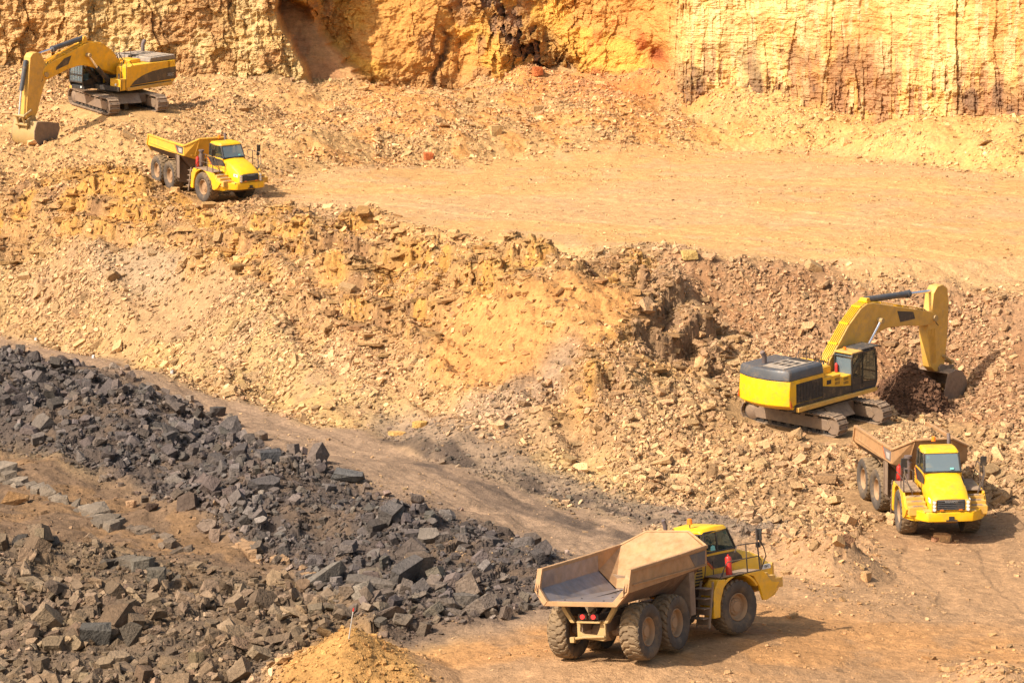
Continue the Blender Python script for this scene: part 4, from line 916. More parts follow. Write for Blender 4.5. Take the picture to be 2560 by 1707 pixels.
    fr_.tube([(3.80, -.74, cz0), (3.80, .74, cz0)], .045, 6); fr_.tube([(3.45, -.7, 3.46), (3.45, .7, 3.46)], .03, 6); fr_.box(2.2, 2.3, -.75, .75, 2.5, 2.86)
    cf = fb(fr_, 'cab_frame', M_black, root)
    fb(MB().add([(3.81, -.70, cz0+.02), (3.81, .70, cz0+.02), (3.47, .66, 3.44), (3.47, -.66, 3.44)], [(0, 1, 2, 3)]), 'windscreen', M_glass, root)
    for s in (-1, 1):
        fb(MB().add([(2.28, s*.765, cz0), (3.78, s*.755, cz0), (3.44, s*.71, 3.45), (2.28, s*.73, 3.45)], [(0, 1, 2, 3)]), 'side_window', M_sglass, root)
    fb(MB().add([(2.24, -.7, 2.8), (2.24, .7, 2.8), (2.24, .68, 3.44), (2.24, -.68, 3.44)], [(0, 1, 2, 3)]), 'rear_window', M_sglass, root)
    gr_ = MB()
    for k in range(12): gr_.box(2.14, 2.16, -.7+k*.125, -.68+k*.125, 2.8, 3.42)
    gr_.box(2.13, 2.17, -.72, .72, 3.38, 3.42).box(2.13, 2.17, -.72, .72, 2.8, 2.84); fb(gr_, 'rear_window_grille', M_pipe, root)
    fb(MB().box(2.5, 3.0, -.26, .26, 2.55, 2.9).box(2.42, 2.56, -.26, .26, 2.8, 3.3), 'seat', M_seat, root, bevel=.04)
    fb(MB().box(3.3, 3.75, -.66, .66, 2.6, 2.84).lathe([(.20, -.012), (.22, 0), (.20, .012), (.18, 0), (.20, -.012)], (3.2, 0, 3.0), 20), 'dashboard', M_seat, root, bevel=.02)
    st_ = MB().cyl((3.475, -.52, 3.38), (3.48, -.52, 3.38), .05, 12)
    fb(MB().add([(3.53, -.60, 3.36), (3.53, -.50, 3.36), (3.575, -.50, 3.26), (3.575, -.60, 3.26)], [(0, 1, 2, 3)]).xf(Matrix.Translation((-.03, 0, 0))), 'windscreen_sticker', M_teal, root)
    fb(MB().add([(3.80, .30, 2.86), (3.80, .46, 2.86), (3.77, .46, 2.93), (3.77, .30, 2.93)], [(0, 1, 2, 3)]).xf(Matrix.Translation((.02, 0, 0))), 'windscreen_sticker', M_teal, root)
    if not loaded: fb(MB().add([(2.52, -.772, 2.82), (2.76, -.772, 2.82), (2.74, -.768, 2.96), (2.64, -.765, 3.0), (2.54, -.768, 2.96)], [(0, 1, 2, 3, 4)]), 'window_sticker', M_teal, root)
    for s in (-1, 1):
        fb(MB().prism([(2.12, 2.66), (3.72, 2.68), (3.98, 2.5), (4.05, 2.34), (3.0, 2.22), (2.62, 2.22)], s*.806, s*.822), 'cab_side_decal', M_decal, root)
        fb(MB().prism([(2.06, 2.64), (2.12, 2.64), (2.62, 2.22), (2.5, 2.2)], s*.806, s*.824), 'decal_stripe', M_ored, root)
        pw = MB().box(5.02, 5.46, s*.80-.012, s*.80+.02, 1.86, 2.02); fb(pw, 'number_plate', M_white, root)
        V, Fc = text_mesh('740', .15, .006); t_ = MB(); t_.add([(5.24-s*v[0]*-1 if s > 0 else 5.24+v[0], s*.825, 1.94+v[1]) for v in V], Fc); fb(t_, 'number_lettering', M_black if name_badge != 'red' else M_ored, root)
        # rails and mirrors
        r_ = MB(); yo = s*1.62; yi_ = s*1.0
        r_.tube([(4.0, yo, 2.0), (3.93, yo, 3.0), (3.9, yo, 3.45)], .03, 6); r_.tube([(3.35, yo, 2.0), (3.35, yo, 2.95)], .024, 6)
        r_.tube([(3.93, yo, 2.95), (3.35, yo, 2.98), (2.95, yo-s*.05, 2.98), (2.9, yo-s*.1, 2.75)], .022, 6); r_.tube([(3.95, yo, 2.5), (3.35, yo, 2.5), (2.4, yo, 2.5), (2.2, yo, 2.3), (2.05, yo, 1.95)], .02, 6)
        r_.tube([(3.93, yo, 3.2), (4.25, yo, 2.75), (4.45, yo-s*.1, 2.45), (4.4, yo-s*.3, 1.98)], .022, 6); r_.tube([(3.96, yo, 2.5), (4.3, yo-s*.2, 2.3), (4.4, yo-s*.3, 1.98)], .02, 6)
        r_.tube([(2.2, yo, 2.3), (1.7, yo, 1.6), (1.5, yo, 1.1)], .018, 6); r_.tube([(2.4, s*.95, 2.04), (2.4, s*.95, 2.5), (2.0, s*1.0, 2.5), (1.9, s*1.0, 2.0)], .018, 6)
        fb(r_, 'handrail', M_pipe, root, smooth=True)
        fb(MB().box(4.0, 4.05, yo-.13, yo+.13, 3.02, 3.42).box(4.0, 4.04, yo-s*.05-.1, yo-s*.05+.1, 2.78, 2.96), 'mirror', M_black, root, bevel=.015)
    ex = MB(); ex.tube([(1.86, .62, 2.6), (1.86, .62, 3.72), (1.78, .62, 3.9)], .075, 12); fb(ex, 'exhaust_pipe', M_rust, root, smooth=True)
    fb(MB().cyl((1.8, -1.05, 2.05), (1.8, -1.05, 2.75), .16, 16).cyl((1.8, -1.05, 2.75), (1.8, -1.05, 2.92), .11, 12).cyl((1.8, -1.05, 2.92), (1.8, -1.05, 3.02), .17, 14), 'air_filter', M_rust, root, smooth=True) if loaded else None
    bx_ = 2.3
    bc = fb(MB().cyl((bx_, -.1, 3.6), (bx_, -.1, 3.72), .02, 8), 'beacon_stem', M_pipe, root)
    fb(MB().lathe([(.001, 0), (.09, 0), (.085, .17), (.05, .2), (.001, .2)], (0, 0, 0), 16).xf(Matrix.Translation((bx_, -.1, 3.72)) @ Matrix.Rotation(math.pi/2, 4, 'X')), 'beacon', M_orange, root, smooth=True)
    x = 2.62 if not loaded else 2.0
    fb(MB().lathe([(.001, 0), (.105, 0), (.11, .02), (.11, .56), (.09, .60), (.03, .62), (.03, .68), (.001, .68)], (0, 0, 0), 16).xf(Matrix.Translation((x, -1.45, 2.04)) @ Matrix.Rotation(math.pi/2, 4, 'X')), 'fire_extinguisher', M_red, root, smooth=True)
    fb(MB().tube([(1.3, .35, 1.6), (.9, .5, 1.2), (.4, .35, 1.35)], .04, 6).tube([(1.3, -.35, 1.6), (.9, -.55, 1.15), (.4, -.35, 1.3)], .04, 6), 'hydraulic_hose', M_dark, root, smooth=True)
    return root

def body_load(pose, label, tint, z0, n=900):
    """heap of rubble in a body: one mass of stones over a mound"""
    Mw, _ = truck_mats(pose); nx, ny = 46, 26; X, Y = np.meshgrid(np.linspace(-4.2, .95, nx), np.linspace(-1.5, 1.5, ny))
    H = z0+.62*np.cos(Y/1.5*1.45)*np.clip(1.15-((X+1.0)/3.6)**2, 0, 1)+(fbm(X*2, Y*2, 4, 5)-.5)*.3-.25*sstep(-3.2, -4.2, X)
    P = np.stack([X, Y, H], -1).reshape(-1, 3); Mn = np.array(Mw)
    W = P@Mn[:3, :3].T+Mn[:3, 3]; c = np.tile(alb(*tint)*.8, (len(W), 1))
    Fc = grid_faces(ny, nx); T = np.vstack([Fc[:, [0, 1, 2]], Fc[:, [0, 2, 3]]])
    i = rng.integers(0, len(P), n); s = rng.uniform(.08, .32, n)*rng.uniform(.5, 1, n); size = np.stack([s*1.4, s, s*rng.uniform(.25, .7, n)], 1)
    Rt, Rz = rots(n, .5); pos = W[i]+np.array([0, 0, .04]); ch = rng.integers(0, 16, n)
    col = np.clip(np.tile(alb(*tint), (n, 1))*np.exp(rng.normal(.05, .25, n))[:, None], 0, .9)
    V2, F2, C2 = merged(pos, size, SHD, ch, Rt @ Rz, col)
    o = link('rubble_load', np_mesh('rubble_load', np.vstack([W, V2]), np.vstack([T, F2+len(W)]), col=np.vstack([c, C2])), M_rock)
    return tag(o, label, 'rubble', kind='stuff')
dump_truck(TR[0], 'empty yellow dump truck with tan open body, seen from behind, nearest on the pit floor', M_tan, False, (M_gry, None), 'w')
dump_truck(TR[1], 'yellow dump truck facing the viewer with a heaped tan body, below the right hand excavator', M_tan, True, (M_steel, M_white), 'w')
dump_truck(TR[2], 'distant yellow dump truck with an ochre body, driving off the upper left bench', M_bedo, True, (M_gry, M_white), 'red')
body_load(TR[1], 'brown shale rubble heaped in the body of the dump truck facing the viewer', (212, 170, 122), 2.78, 1500)
body_load(TR[2], 'yellow brown rubble in the body of the distant upper left dump truck', (214, 168, 116), 2.86)
sp = WZ(795, 1470, .6); t_ = np.linspace(90, 110, 400); d_ = raydir(800*K, 1468*K); Xs = d_[0]/d_[1]*t_; Zs = CAMZ+d_[2]/d_[1]*t_; k_ = np.argmax(Zs < gz(Xs, t_))
stp = Matrix.Translation((Xs[k_], t_[k_], gz(Xs[k_], t_[k_])-.1))
se = emp('marker_stake', stp, 'thin pale marker stake leaning on top of the near yellow mound', 'stake')
MB().tube([(0, 0, 0), (.08, 0, .5), (.17, .02, 1.05)], .019, 8).build('pole', M_faded, se, smooth=True)
MB().tube([(.16, .018, .98), (.18, .02, 1.09)], .024, 8).build('red_tip_band', M_red, se, smooth=True)
# ------------------------------------------------------------------ excavators
def track_side(root, s):
    """one crawler: chain of shoes round a stadium path, frame, idler, sprocket, rollers"""
    xa, xb, r, zc = -2.72, 2.72, .52, .56
    y0, y1 = sorted((s*1.40, s*2.14)); L = xb-xa; P = 2*L+2*math.pi*r
    def at(d):
        d %= P
        if d < L: return xa+d, zc+r-(.05*math.sin(math.pi*d/L)), 0.
        d -= L
        if d < math.pi*r: a = math.pi/2-d/r; return xb+r*math.cos(a), zc+r*math.sin(a), math.pi/2-a
        d -= math.pi*r
        if d < L: return xb-d, zc-r, math.pi
        d -= L; a = -math.pi/2-d/r; return xa+r*math.cos(a), zc+r*math.sin(a), math.pi/2-a
    N = 54; sh = MB(); gr = MB()
    for k in range(N):
        x, z, a = at(k*P/N); c, q = math.cos(a), math.sin(a); hw = P/N*.46
        def T(u, v): return (x+u*c+v*q, z-u*q+v*c)
        sh.prism([T(-hw, -.03), T(hw, -.03), T(hw, .02), T(hw*.8, .07), T(hw*.55, .07), T(hw*.5, .02), T(-hw, .02)], y0, y1)
        gr.prism([T(-hw*.9, -.14), T(hw*.9, -.14), T(hw*.9, -.03), T(-hw*.9, -.03)], s*1.77-.14, s*1.77+.14)
        for yb in (-.24, .24): gr.prism([T(-.03, .02), T(.03, .02), T(.03, .03), T(-.03, .03)], s*1.77+yb-.03, s*1.77+yb+.03)
    ch = sh.build('crawler_track', M_under, root); gr.build('chain_links', M_dark, ch)
    f = MB().prism([(-2.35, .28), (2.45, .28), (2.6, .5), (2.35, .84), (-2.1, .9), (-2.45, .6)], s*1.77-.24, s*1.77+.24)
    for k in range(5): f.box(-1.9+k*.85, -1.6+k*.85, s*1.77-.26, s*1.77+.26, .82, .96)
    f.build('track_frame', M_under, root, .02)
    MB().lathe([(.001, -.2), (.43, -.2), (.47, -.1), (.47, .1), (.43, .2), (.3, .22), (.26, .28), (.001, .28)], (xb, s*1.77, zc), 26).build('idler_wheel', M_under, root, smooth=True)
    MB().lathe([(.001, -.26), (.2, -.26), (.34, -.2), (.47, -.12), (.47, .12), (.36, .2), (.30, .27), (.001, .27)], (xa, s*1.77, zc), 22).build('drive_sprocket', M_under, root, smooth=True)
    b = MB()
    for k in range(8): b.lathe([(.001, -.18), (.15, -.18), (.15, .18), (.001, .18)], (-2.0+k*.58, s*1.77, .2), 12)
    b.build('track_rollers', M_dark, root, smooth=True)
def cyl_part(root, a, m_, b_, y, r, name):
    MB().cyl((a[0], y, a[1]), (m_[0], y, m_[1]), r, 16).cyl((m_[0]-(m_[0]-a[0])*.03, y, m_[1]-(m_[1]-a[1])*.03), (m_[0], y, m_[1]), r*1.2, 16).build(name, M_dark if name != 'stick_cylinder' else M_gry, root, smooth=True)
    MB().cyl((m_[0], y, m_[1]), (b_[0], y, b_[1]), r*.5, 14).cyl((b_[0], y-r*1.1, b_[1]), (b_[0], y+r*1.1, b_[1]), r*.9, 14).build(name+'_rod', M_chrome, root, smooth=True)
def excavator(pose, label, geo, view, fresh):
    p, e, sw, sc = pose; Mw = Matrix.Translation(p) @ rotm(*e) @ Matrix.Scale(sc, 4)
    root = emp('excavator', Mw, label, 'excavator', 'tracked excavators working on the rubble')
    for s in (-1, 1): track_side(root, s)
    MB().box(-1.3, 1.3, -1.5, 1.5, .5, 1.1).prism([(-1.9, .55), (1.9, .55), (1.3, 1.15), (-1.3, 1.15)], -.9, .9).lathe([(.001, 0), (1.05, 0), (1.05, .32), (.001, .32)], (0, 0, 0), 32).build('car_body', M_under, root, .02)
    MB().lathe([(.001, 0), (1.0, 0), (1.0, .34), (.001, .34)], (0, 0, 0), 32).xf(Matrix.Translation((0, 0, 1.2)) @ Matrix.Rotation(math.pi/2, 4, 'X')).build('slew_ring', M_dark, root)
    H = Matrix.Rotation(R(sw), 4, 'Z')
    def hb(mb, *a, **k): mb.xf(H); return mb.build(*a, **k)
    # deck
    hb(MB().box(-3.6, 1.75, -1.66, 1.66, 1.42, 1.72).box(1.75, 2.75, -1.64, -.5, 1.45, 1.66), 'upper_deck', M_dark, root, bevel=.02)
    for s in (-1, 1):
        hb(MB().prism([(-3.5, 1.42), (2.75 if s < 0 else 1.0, 1.42), (2.75 if s < 0 else 1.0, 1.62), (-3.5, 1.66)], s*1.6, s*1.84), 'side_sill', M_yeld, root, bevel=.02)
    # counterweight: curved tail
    def tail(xo, half, n=10): return [(-3.9-xo*math.cos(R(-90+180*k/n))**.6 if 0 < k < n else -3.9, half*math.sin(R(-90+180*k/n))) for k in range(n+1)]
    cw = MB(); t0 = [(-3.2, -1.68)]+[(-4.0-.42*(1-(y/1.68)**2), y) for y in np.linspace(-1.68, 1.68, 13)]+[(-3.2, 1.68)]
    cw.loft([[(x+.35 if x < -3.3 else x, y*.95, 1.55) for x, y in t0], [(x, y, 1.78) for x, y in t0], [(x-.02, y, 2.4) for x, y in t0], [(x+.05, y, 3.06) for x, y in t0]])
    hb(cw, 'counterweight', M_yelb, root, bevel=.03)
    # engine cover
    ec = MB(); t1 = [(x, y*1.0) for x, y in t0]
    if fresh:
        q = [(max(x, -4.4), y) for x, y in t0]; q[0] = (-1.35, -1.68); q[-1] = (-1.35, 1.68)
        q2 = [(x+.1 if x < -2 else x-.04, y*.9) for x, y in q]
        ec.loft([[(x, y, 3.065) for x, y in q], [(x+(.05 if x < -2 else -.02), y*.98, 3.5) for x, y in q], [(x, y, 3.62) for x, y in q2]])
    else:
        ec.prism([(-4.25, 3.065), (-1.6, 3.065), (-1.7, 3.38), (-4.2, 3.40)], -.2, 1.45).prism([(-4.2, 3.065), (-1.2, 3.065), (-1.3, 3.44), (-4.1, 3.42)], -1.6, -.22)
    hb(ec, 'engine_cover', M_gry if fresh else M_grtop, root, bevel=.05)
    tp = MB().box(-3.9, -1.5, -1.2, .2, 3.61, 3.65) if fresh else MB().box(-3.9, -2.0, .0, 1.2, 3.39, 3.42)
    tz = 3.65 if fresh else 3.42
    hb(tp, 'cover_top_plate', M_grtop, root, bevel=.01)
    vt = MB()
    for i in range(2):
        for j in range(3): vt.box(-3.3+i*.6, -2.9+i*.6, -1.0+j*.4, -.75+j*.4, tz, tz+.012)
    for j in range(9): vt.box(-2.0+j*.05, -1.97+j*.05, -1.1, .1, tz, tz+.03)
    hb(vt, 'cooling_vents', M_dark, root)
    ey = .55 if fresh else -.7
    ex = MB().tube([(-3.35, ey, 3.5), (-3.35, ey, 3.98), (-3.52, ey, 4.22)], .13, 14).tube([(-3.50, ey, 4.19), (-3.53, ey, 4.235)], .115, 12); hb(ex, 'exhaust_pipe', M_rust, root, smooth=True)
    # sides
    zt = 3.06
    hb(MB().box(-3.3, -1.3, -1.66, -.4, 1.7, zt), 'engine_bay_right', M_yel, root, bevel=.02)
    hb(MB().prism([(-3.45, 1.7), (.62, 1.7), (.62, 2.98), (.5, 3.06), (-3.45, 3.06)], .55, 1.68), 'side_cabinet', M_yel, root, bevel=.03)
    hb(MB().box(-1.3, .7, -.5, .5, 1.7, 2.35).box(-1.3, .0, -.5, .56, 2.3, 2.9), 'pump_bay', M_dark, root, bevel=.02)
    hb(MB().box(-1.35, -.1, -1.1, .5, 2.75, 3.15).box(-1.3, -.2, -.3, .9, 3.06, 3.3 if not fresh else 3.2), 'top_hatch', M_yel, root, bevel=.03)
    # right side: grille, boxes with vents, black lower panel
    hb(MB().box(-3.5, -1.45, -1.685, -1.66, 1.86, 2.86), 'radiator_grille', M_dark, root, bevel=.01)
    g = MB()
    for k in range(9): g.box(-3.4+k*.24, -3.37+k*.24, -1.70, -1.68, 1.9, 2.82)
    hb(g, 'grille_bars', M_black, root)
    hb(MB().prism([(-3.75, 1.72), (2.75, 1.66), (2.8, 1.95), (1.0, 2.0), (-.6, 2.22), (-1.45, 2.4), (-1.45, 1.84), (-3.5, 1.84)], -1.70, -1.668), 'side_panel_black', M_black, root)
    hb(MB().prism([(-3.95, 1.70), (-3.78, 1.72), (-3.95, 2.1)], -1.70, -1.668), 'decal_stripe', M_ored, root)
    hb(MB().box(-1.3, .0, -1.66, -.5, 1.7, 2.78).box(0.0, .86, -1.66, -.5, 1.7, 2.6), 'valve_cabinet', M_yel, root, bevel=.03)
    v_ = MB()
    for x0 in (-.45, .25):
        for i in range(4):
            for j in range(2): v_.box(x0+i*.1, x0+.05+i*.1, -1.668, -1.662, 2.28+j*.2-(.1 if x0 > 0 else 0), 2.43+j*.2-(.1 if x0 > 0 else 0))
    v_.box(-1.1, -.75, -1.668, -1.66, 2.4, 2.62).box(-1.1, -.8, -1.668, -1.66, 1.95, 2.2); hb(v_, 'cabinet_vents', M_dark, root)
    # left side: swoosh, front storage box with ladder
    hb(MB().prism([(-4.0, 1.82), (-.2, 1.74), (.55, 1.74), (.2, 2.0), (-.6, 2.3), (-1.6, 2.5), (-2.6, 2.58), (-4.0, 2.62)], 1.682, 1.70), 'side_swoosh', M_decal, root)
    V, Fc = text_mesh('385C', .3, .006); t_ = MB().add([(-3.45+v[0]*1, 1.708, 2.12+v[1]) for v in V], Fc); hb(t_, 'model_lettering', M_white, root)
    hb(MB().prism([(-4.12, 1.9), (-4.0, 1.86), (-4.0, 2.3)], 1.682, 1.70), 'decal_stripe', M_ored, root)
    hb(MB().box(.62, 1.62, .78, 1.70, 1.46, 2.22).box(.62, 1.0, .78, 1.70, 2.2, 3.0), 'storage_box', M_yel, root, bevel=.03)
    hb(MB().tube([(1.0, 1.66, 2.2), (1.0, 1.66, 3.3), (.6, 1.66, 3.35), (.3, 1.66, 3.0)], .025, 6).tube([(1.0, 1.25, 2.2), (1.0, 1.25, 3.3), (.6, 1.25, 3.35)], .025, 6).tube([(1.1, 1.72, 1.5), (1.1, 1.72, 2.2)], .02, 6).tube([(1.5, 1.72, 1.5), (1.5, 1.72, 2.2)], .02, 6), 'handrail', M_pipe, root)
    hb(MB().box(1.62, 1.66, 1.5, 1.66, 2.25, 2.6), 'mirror', M_black, root, bevel=.01)
    for y in (1.3,): hb(MB().cyl((1.62, y, 1.85), (1.67, y, 1.85), .08, 12), 'work_light', M_light, root, smooth=True)
    hb(MB().cyl((2.76, -.75, 1.6), (2.8, -.75, 1.6), .07, 12), 'work_light', M_light, root, smooth=True)
    hr = MB()
    for y in (-.9, .1): hr.tube([(-1.2, y, 3.1), (-1.2, y, 3.95), (-.6, y, 3.95), (-.6, y, 3.1)], .022, 6)
    hr.tube([(-1.2, -.9, 3.6), (-.6, -.9, 3.6)], .02, 6).tube([(.3, -.6, 2.7), (.3, -.6, 3.45), (.75, -.6, 3.5)], .022, 6)
    hb(hr, 'top_handrail', M_pipe, root)
    # cab
    x0, x1, y0, y1, z0, z1 = .88, 2.85, -1.68, -.56, 1.66, 3.62
    prof = [(x0, z0), (x1-.12, z0), (x1, z0+.25), (x1+.02, 2.4), (x1-.1, z1), (x0+.05, z1), (x0, z1-.15)]
    cb_ = MB()
    for y in (y0, y1):
        s = -1 if y == y0 else 1
        for a, b_ in zip(prof, prof[1:]+prof[:1]): cb_.tube([(a[0], y, a[1]), (b_[0], y, b_[1])], .055, 6)
        cb_.tube([(1.72, y, z0), (1.75, y, z1)], .05, 6)
    for a in prof: cb_.tube([(a[0], y0, a[1]), (a[0], y1, a[1])], .045, 6)
    cab = hb(cb_, 'cab', M_black, root)
    hb(MB().prism([(x0+.02, z0), (x1-.12, z0), (x1-.01, z0+.28), (1.75, z0+.45), (1.72, z0+.75), (x0+.02, z0+.75)], y0+.0, y0+.03).prism([(x0+.02, z0), (x1-.12, z0), (x1-.01, z0+.28), (x0+.02, z0+.7)], y1-.03, y1).box(x0+.02, x1-.15, y0+.03, y1-.03, z0, z0+.08).box(x0-.01, x0+.03, y0, y1, z0, z0+.8), 'cab_lower_panel', M_black, cab, bevel=0)
    hb(MB().add([(x0+.02, y0-.005, z0+.7), (1.72, y0-.005, z0+.7), (1.74, y0-.005, z1-.05), (x0+.05, y0-.005, z1-.05)], [(0, 1, 2, 3)]).add([(1.75, y0-.005, z0+.4), (x1-.01, y0-.005, z0+.3), (x1+.01, y0-.005, 2.4), (x1-.1, y0-.005, z1-.05), (1.77, y0-.005, z1-.05)], [(0, 1, 2, 3, 4)]), 'side_window', M_sglass, cab)
    hb(MB().add([(x0+.0, y0+.05, z0+.8), (x0+.0, y1-.05, z0+.8), (x0+.03, y1-.05, z1-.08), (x0+.03, y0+.05, z1-.08)], [(0, 1, 2, 3)]), 'rear_window', M_glass, cab)
    hb(MB().add([(x1+.01, y0+.05, z0+.3), (x1+.01, y1-.05, z0+.3), (x1+.02, y1-.05, 2.4), (x1-.1, y1-.05, z1-.05), (x1-.1, y0+.05, z1-.05), (x1+.02, y0+.05, 2.4)], [(0, 1, 2, 3, 4, 5)]), 'windscreen', M_glass, cab)
    hb(MB().add([(x0+.1, y1+.005, z0+.7), (x1-.05, y1+.005, z0+.4), (x1-.1, y1+.005, z1-.05), (x0+.05, y1+.005, z1-.05)], [(0, 1, 2, 3)]), 'side_window', M_sglass, cab)
    hb(MB().box(1.35, 1.95, -1.4, -.85, 1.9, 2.35).box(1.25, 1.42, -1.4, -.85, 2.3, 3.0), 'seat', M_seat, cab, bevel=.05)
    hb(MB().box(x0-.02, 1.75, y0-.03, y1+.03, z1, z1+.09), 'cab_roof', M_yeld, cab, bevel=.02)
    rg = MB().box(1.65, x1+.25, y0-.04, y0+.03, z1+.10, z1+.15).box(1.65, x1+.25, y1-.03, y1+.04, z1+.10, z1+.15)
    for k in range(12): rg.prism([(1.7+k*.115, z1+.09), (1.78+k*.115, z1+.15), (1.795+k*.115, z1+.14), (1.715+k*.115, z1+.08)], y0, y1)
    hb(rg, 'roof_guard', M_dark, cab)
    fg_ = MB()
    for k in range(5): fg_.tube([(x1+.2, y0+.1+k*.23, z1+.1), (x1+.14, y0+.1+k*.23, 2.4), (x1+.1, y0+.1+k*.23, z0+.35)], .016, 5)
    for z in (2.0, 2.6, 3.2): fg_.tube([(x1+.14, y0, z), (x1+.14, y1, z)], .014, 5)
    hb(fg_, 'front_guard', M_pipe, cab)
    hb(MB().lathe([(.001, 0), (.09, 0), (.08, .15), (.001, .16)], (0, 0, 0), 14).xf(Matrix.Translation((1.25, -.9, z1+.09)) @ Matrix.Rotation(math.pi/2, 4, 'X')), 'beacon', M_orange, cab, smooth=True)
    hb(MB().lathe([(.001, 0), (.08, 0), (.08, .4), (.04, .46), (.001, .48)], (0, 0, 0), 12).xf(Matrix.Translation((.76, -.75, 2.62)) @ Matrix.Rotation(math.pi/2, 4, 'X')), 'fire_extinguisher', M_red, root, smooth=True)
    # boom, stick, cylinders, linkage, bucket
    G = geo
    bo = hb(MB().prism(G['boom'], -.34, .34), 'boom', M_yeld if fresh else M_yel, root, bevel=.04)
    pr = G['boom_top']; ho = MB()
    for y in (-.24, -.12, 0, .12, .24): ho.tube([(x, y, z+.07) for x, z in pr], .028, 6)
    for x, z in pr[1:-1]: ho.box(x-.05, x+.05, -.3, .3, z+.01, z+.09)
    hb(ho, 'hydraulic_pipes', M_yelb if fresh else M_yel, bo, smooth=True)
    for k, y in enumerate((-.22, 0, .22)):
        a = Vector((pr[-1][0], y, pr[-1][1]+.08)); c = Vector((G['tip'][0]+.25, y*1.3, G['tip'][1]-.35)); b_ = Vector((G['hose'][0], y, G['hose'][1]))
        hb(MB().tube([a, a.lerp(b_, .3)+Vector((.15, 0, .02)), c, b_], .03, 6), 'hydraulic_hose', M_dark, bo, smooth=True)
        a = Vector((pr[0][0], y, pr[0][1]+.07)); hb(MB().tube([a, a+Vector((-.25, 0, .15)), a+Vector((-.5, y, -.35)), a+Vector((-.35, y, -.9))], .035, 6), 'hydraulic_hose', M_dark, bo, smooth=True)
    for s in (-1, 1):
        hb(MB().prism(G['decal'], s*.343, s*.352), 'boom_decal', M_decal, bo)
        cyl_tmp = MB(); a, m2, b2 = G['bcyl']; y = s*.52
        hb(MB().cyl((a[0], y, a[1]), (m2[0], y, m2[1]), .15, 16), 'boom_cylinder', M_dark, root, smooth=True)
        hb(MB().cyl((m2[0], y, m2[1]), (b2[0], y, b2[1]), .075, 14), 'boom_cylinder_rod', M_chrome, root, smooth=True)
    b2 = G['bcyl'][2]; 
    for q_, w_, r_ in ((b2, .68, .14), (G['foot'], .5, .2), (G['tip'], .46, .17)): hb(MB().cyl((q_[0], -w_, q_[1]), (q_[0], w_, q_[1]), r_, 16), 'pivot_pin', M_frame, root, smooth=True)
    a, m2, b3 = G['scyl']
    hb(MB().cyl((a[0], 0, a[1]), (m2[0], 0, m2[1]), .17, 18).cyl((m2[0]-.25*(1 if m2[0] > a[0] else -1), 0, m2[1]), (m2[0], 0, m2[1]), .21, 18), 'stick_cylinder', M_gry, root, smooth=True)
    hb(MB().cyl((m2[0], 0, m2[1]), (b3[0], 0, b3[1]), .085, 14), 'stick_cylinder_rod', M_chrome, root, smooth=True)
    hb(MB().prism([(a[0]-.25, a[1]-.35), (a[0]+.3, a[1]-.35), (a[0]+.12, a[1]+.12), (a[0]-.12, a[1]+.12)], -.24, .24), 'cylinder_bracket', M_yel, root, bevel=.02)
    stk = hb(MB().prism(G['stick'], -.29, .29), 'stick', M_yeld, root, bevel=.03)
    rb = MB()
    for k in range(5):
        (ax_, az_), (bx2, bz2) = G['ribs']; rb.tube([(ax_+.13*k, -.30, az_), (bx2+.07*k, -.30, bz2)], .02, 5)
    hb(rb, 'stick_pipes', M_yeld, stk)
    a, m2, b4 = G['kcyl']
    hb(MB().cyl((a[0], 0, a[1]), (m2[0], 0, m2[1]), .15, 16), 'bucket_cylinder', M_gry, root, smooth=True)
    hb(MB().cyl((m2[0], 0, m2[1]), (b4[0], 0, b4[1]), .075, 12), 'bucket_cylinder_rod', M_chrome, root, smooth=True)
    l0, l1, l2 = G['link']
    lk = MB()
    for y in (-.38, .38): lk.tube([(l0[0], y, l0[1]), (l1[0], y, l1[1])], .07, 8).tube([(l1[0], y*.7, l1[1]), (l2[0], y*.7, l2[1])], .08, 8)
    lk.cyl((l1[0], -.5, l1[1]), (l1[0], .5, l1[1]), .10, 12).cyl((l2[0], -.5, l2[1]), (l2[0], .5, l2[1]), .10, 12).cyl((l0[0], -.42, l0[1]), (l0[0], .42, l0[1]), .09, 12)
    hb(lk, 'bucket_linkage', M_frame, root, smooth=True)
    BW = 1.0; bk = MB(); sh = G['shell']; n = len(sh)
    inn = []
    cxm = sum(q[0] for q in G['side'])/len(G['side']); czm = sum(q[1] for q in G['side'])/len(G['side'])
    for x, z in sh: inn.append((x+(cxm-x)*.06, z+(czm-z)*.06))
    bk.prism(sh+inn[::-1], -BW, BW)
    bu = hb(bk, 'bucket', G['bmat'], root, bevel=.012)
    for s in (-1, 1): hb(MB().prism(G['side'], s*(BW-.04), s*(BW+.02)), 'bucket_side_plate', M_under, bu, bevel=.008)
    er = MB()
    for y in (-.34, .34): er.prism(G['ear'], y-.05, y+.05)
    hb(er, 'bucket_ears', G['bmat'], bu, bevel=.01)
    (tx, tz_), (dx, dz) = G['teeth']; te = MB(); nx, nz = -dz, dx
    for k in range(6):
        y = -BW+.12+k*(2*BW-.24)/5; Pb = [(tx+nx*.07, y-.1, tz_+nz*.07), (tx+nx*.07, y+.1, tz_+nz*.07), (tx-nx*.07, y+.1, tz_-nz*.07), (tx-nx*.07, y-.1, tz_-nz*.07)]
        Pe = [(tx+dx*.34+nx*.015, y-.05, tz_+dz*.34+nz*.015), (tx+dx*.34+nx*.015, y+.05, tz_+dz*.34+nz*.015), (tx+dx*.34-nx*.015, y+.05, tz_+dz*.34-nz*.015), (tx+dx*.34-nx*.015, y-.05, tz_+dz*.34-nz*.015)]
        te.loft([Pb, Pe])
    hb(te, 'bucket_teeth', M_under, bu)
    return root, Mw @ H
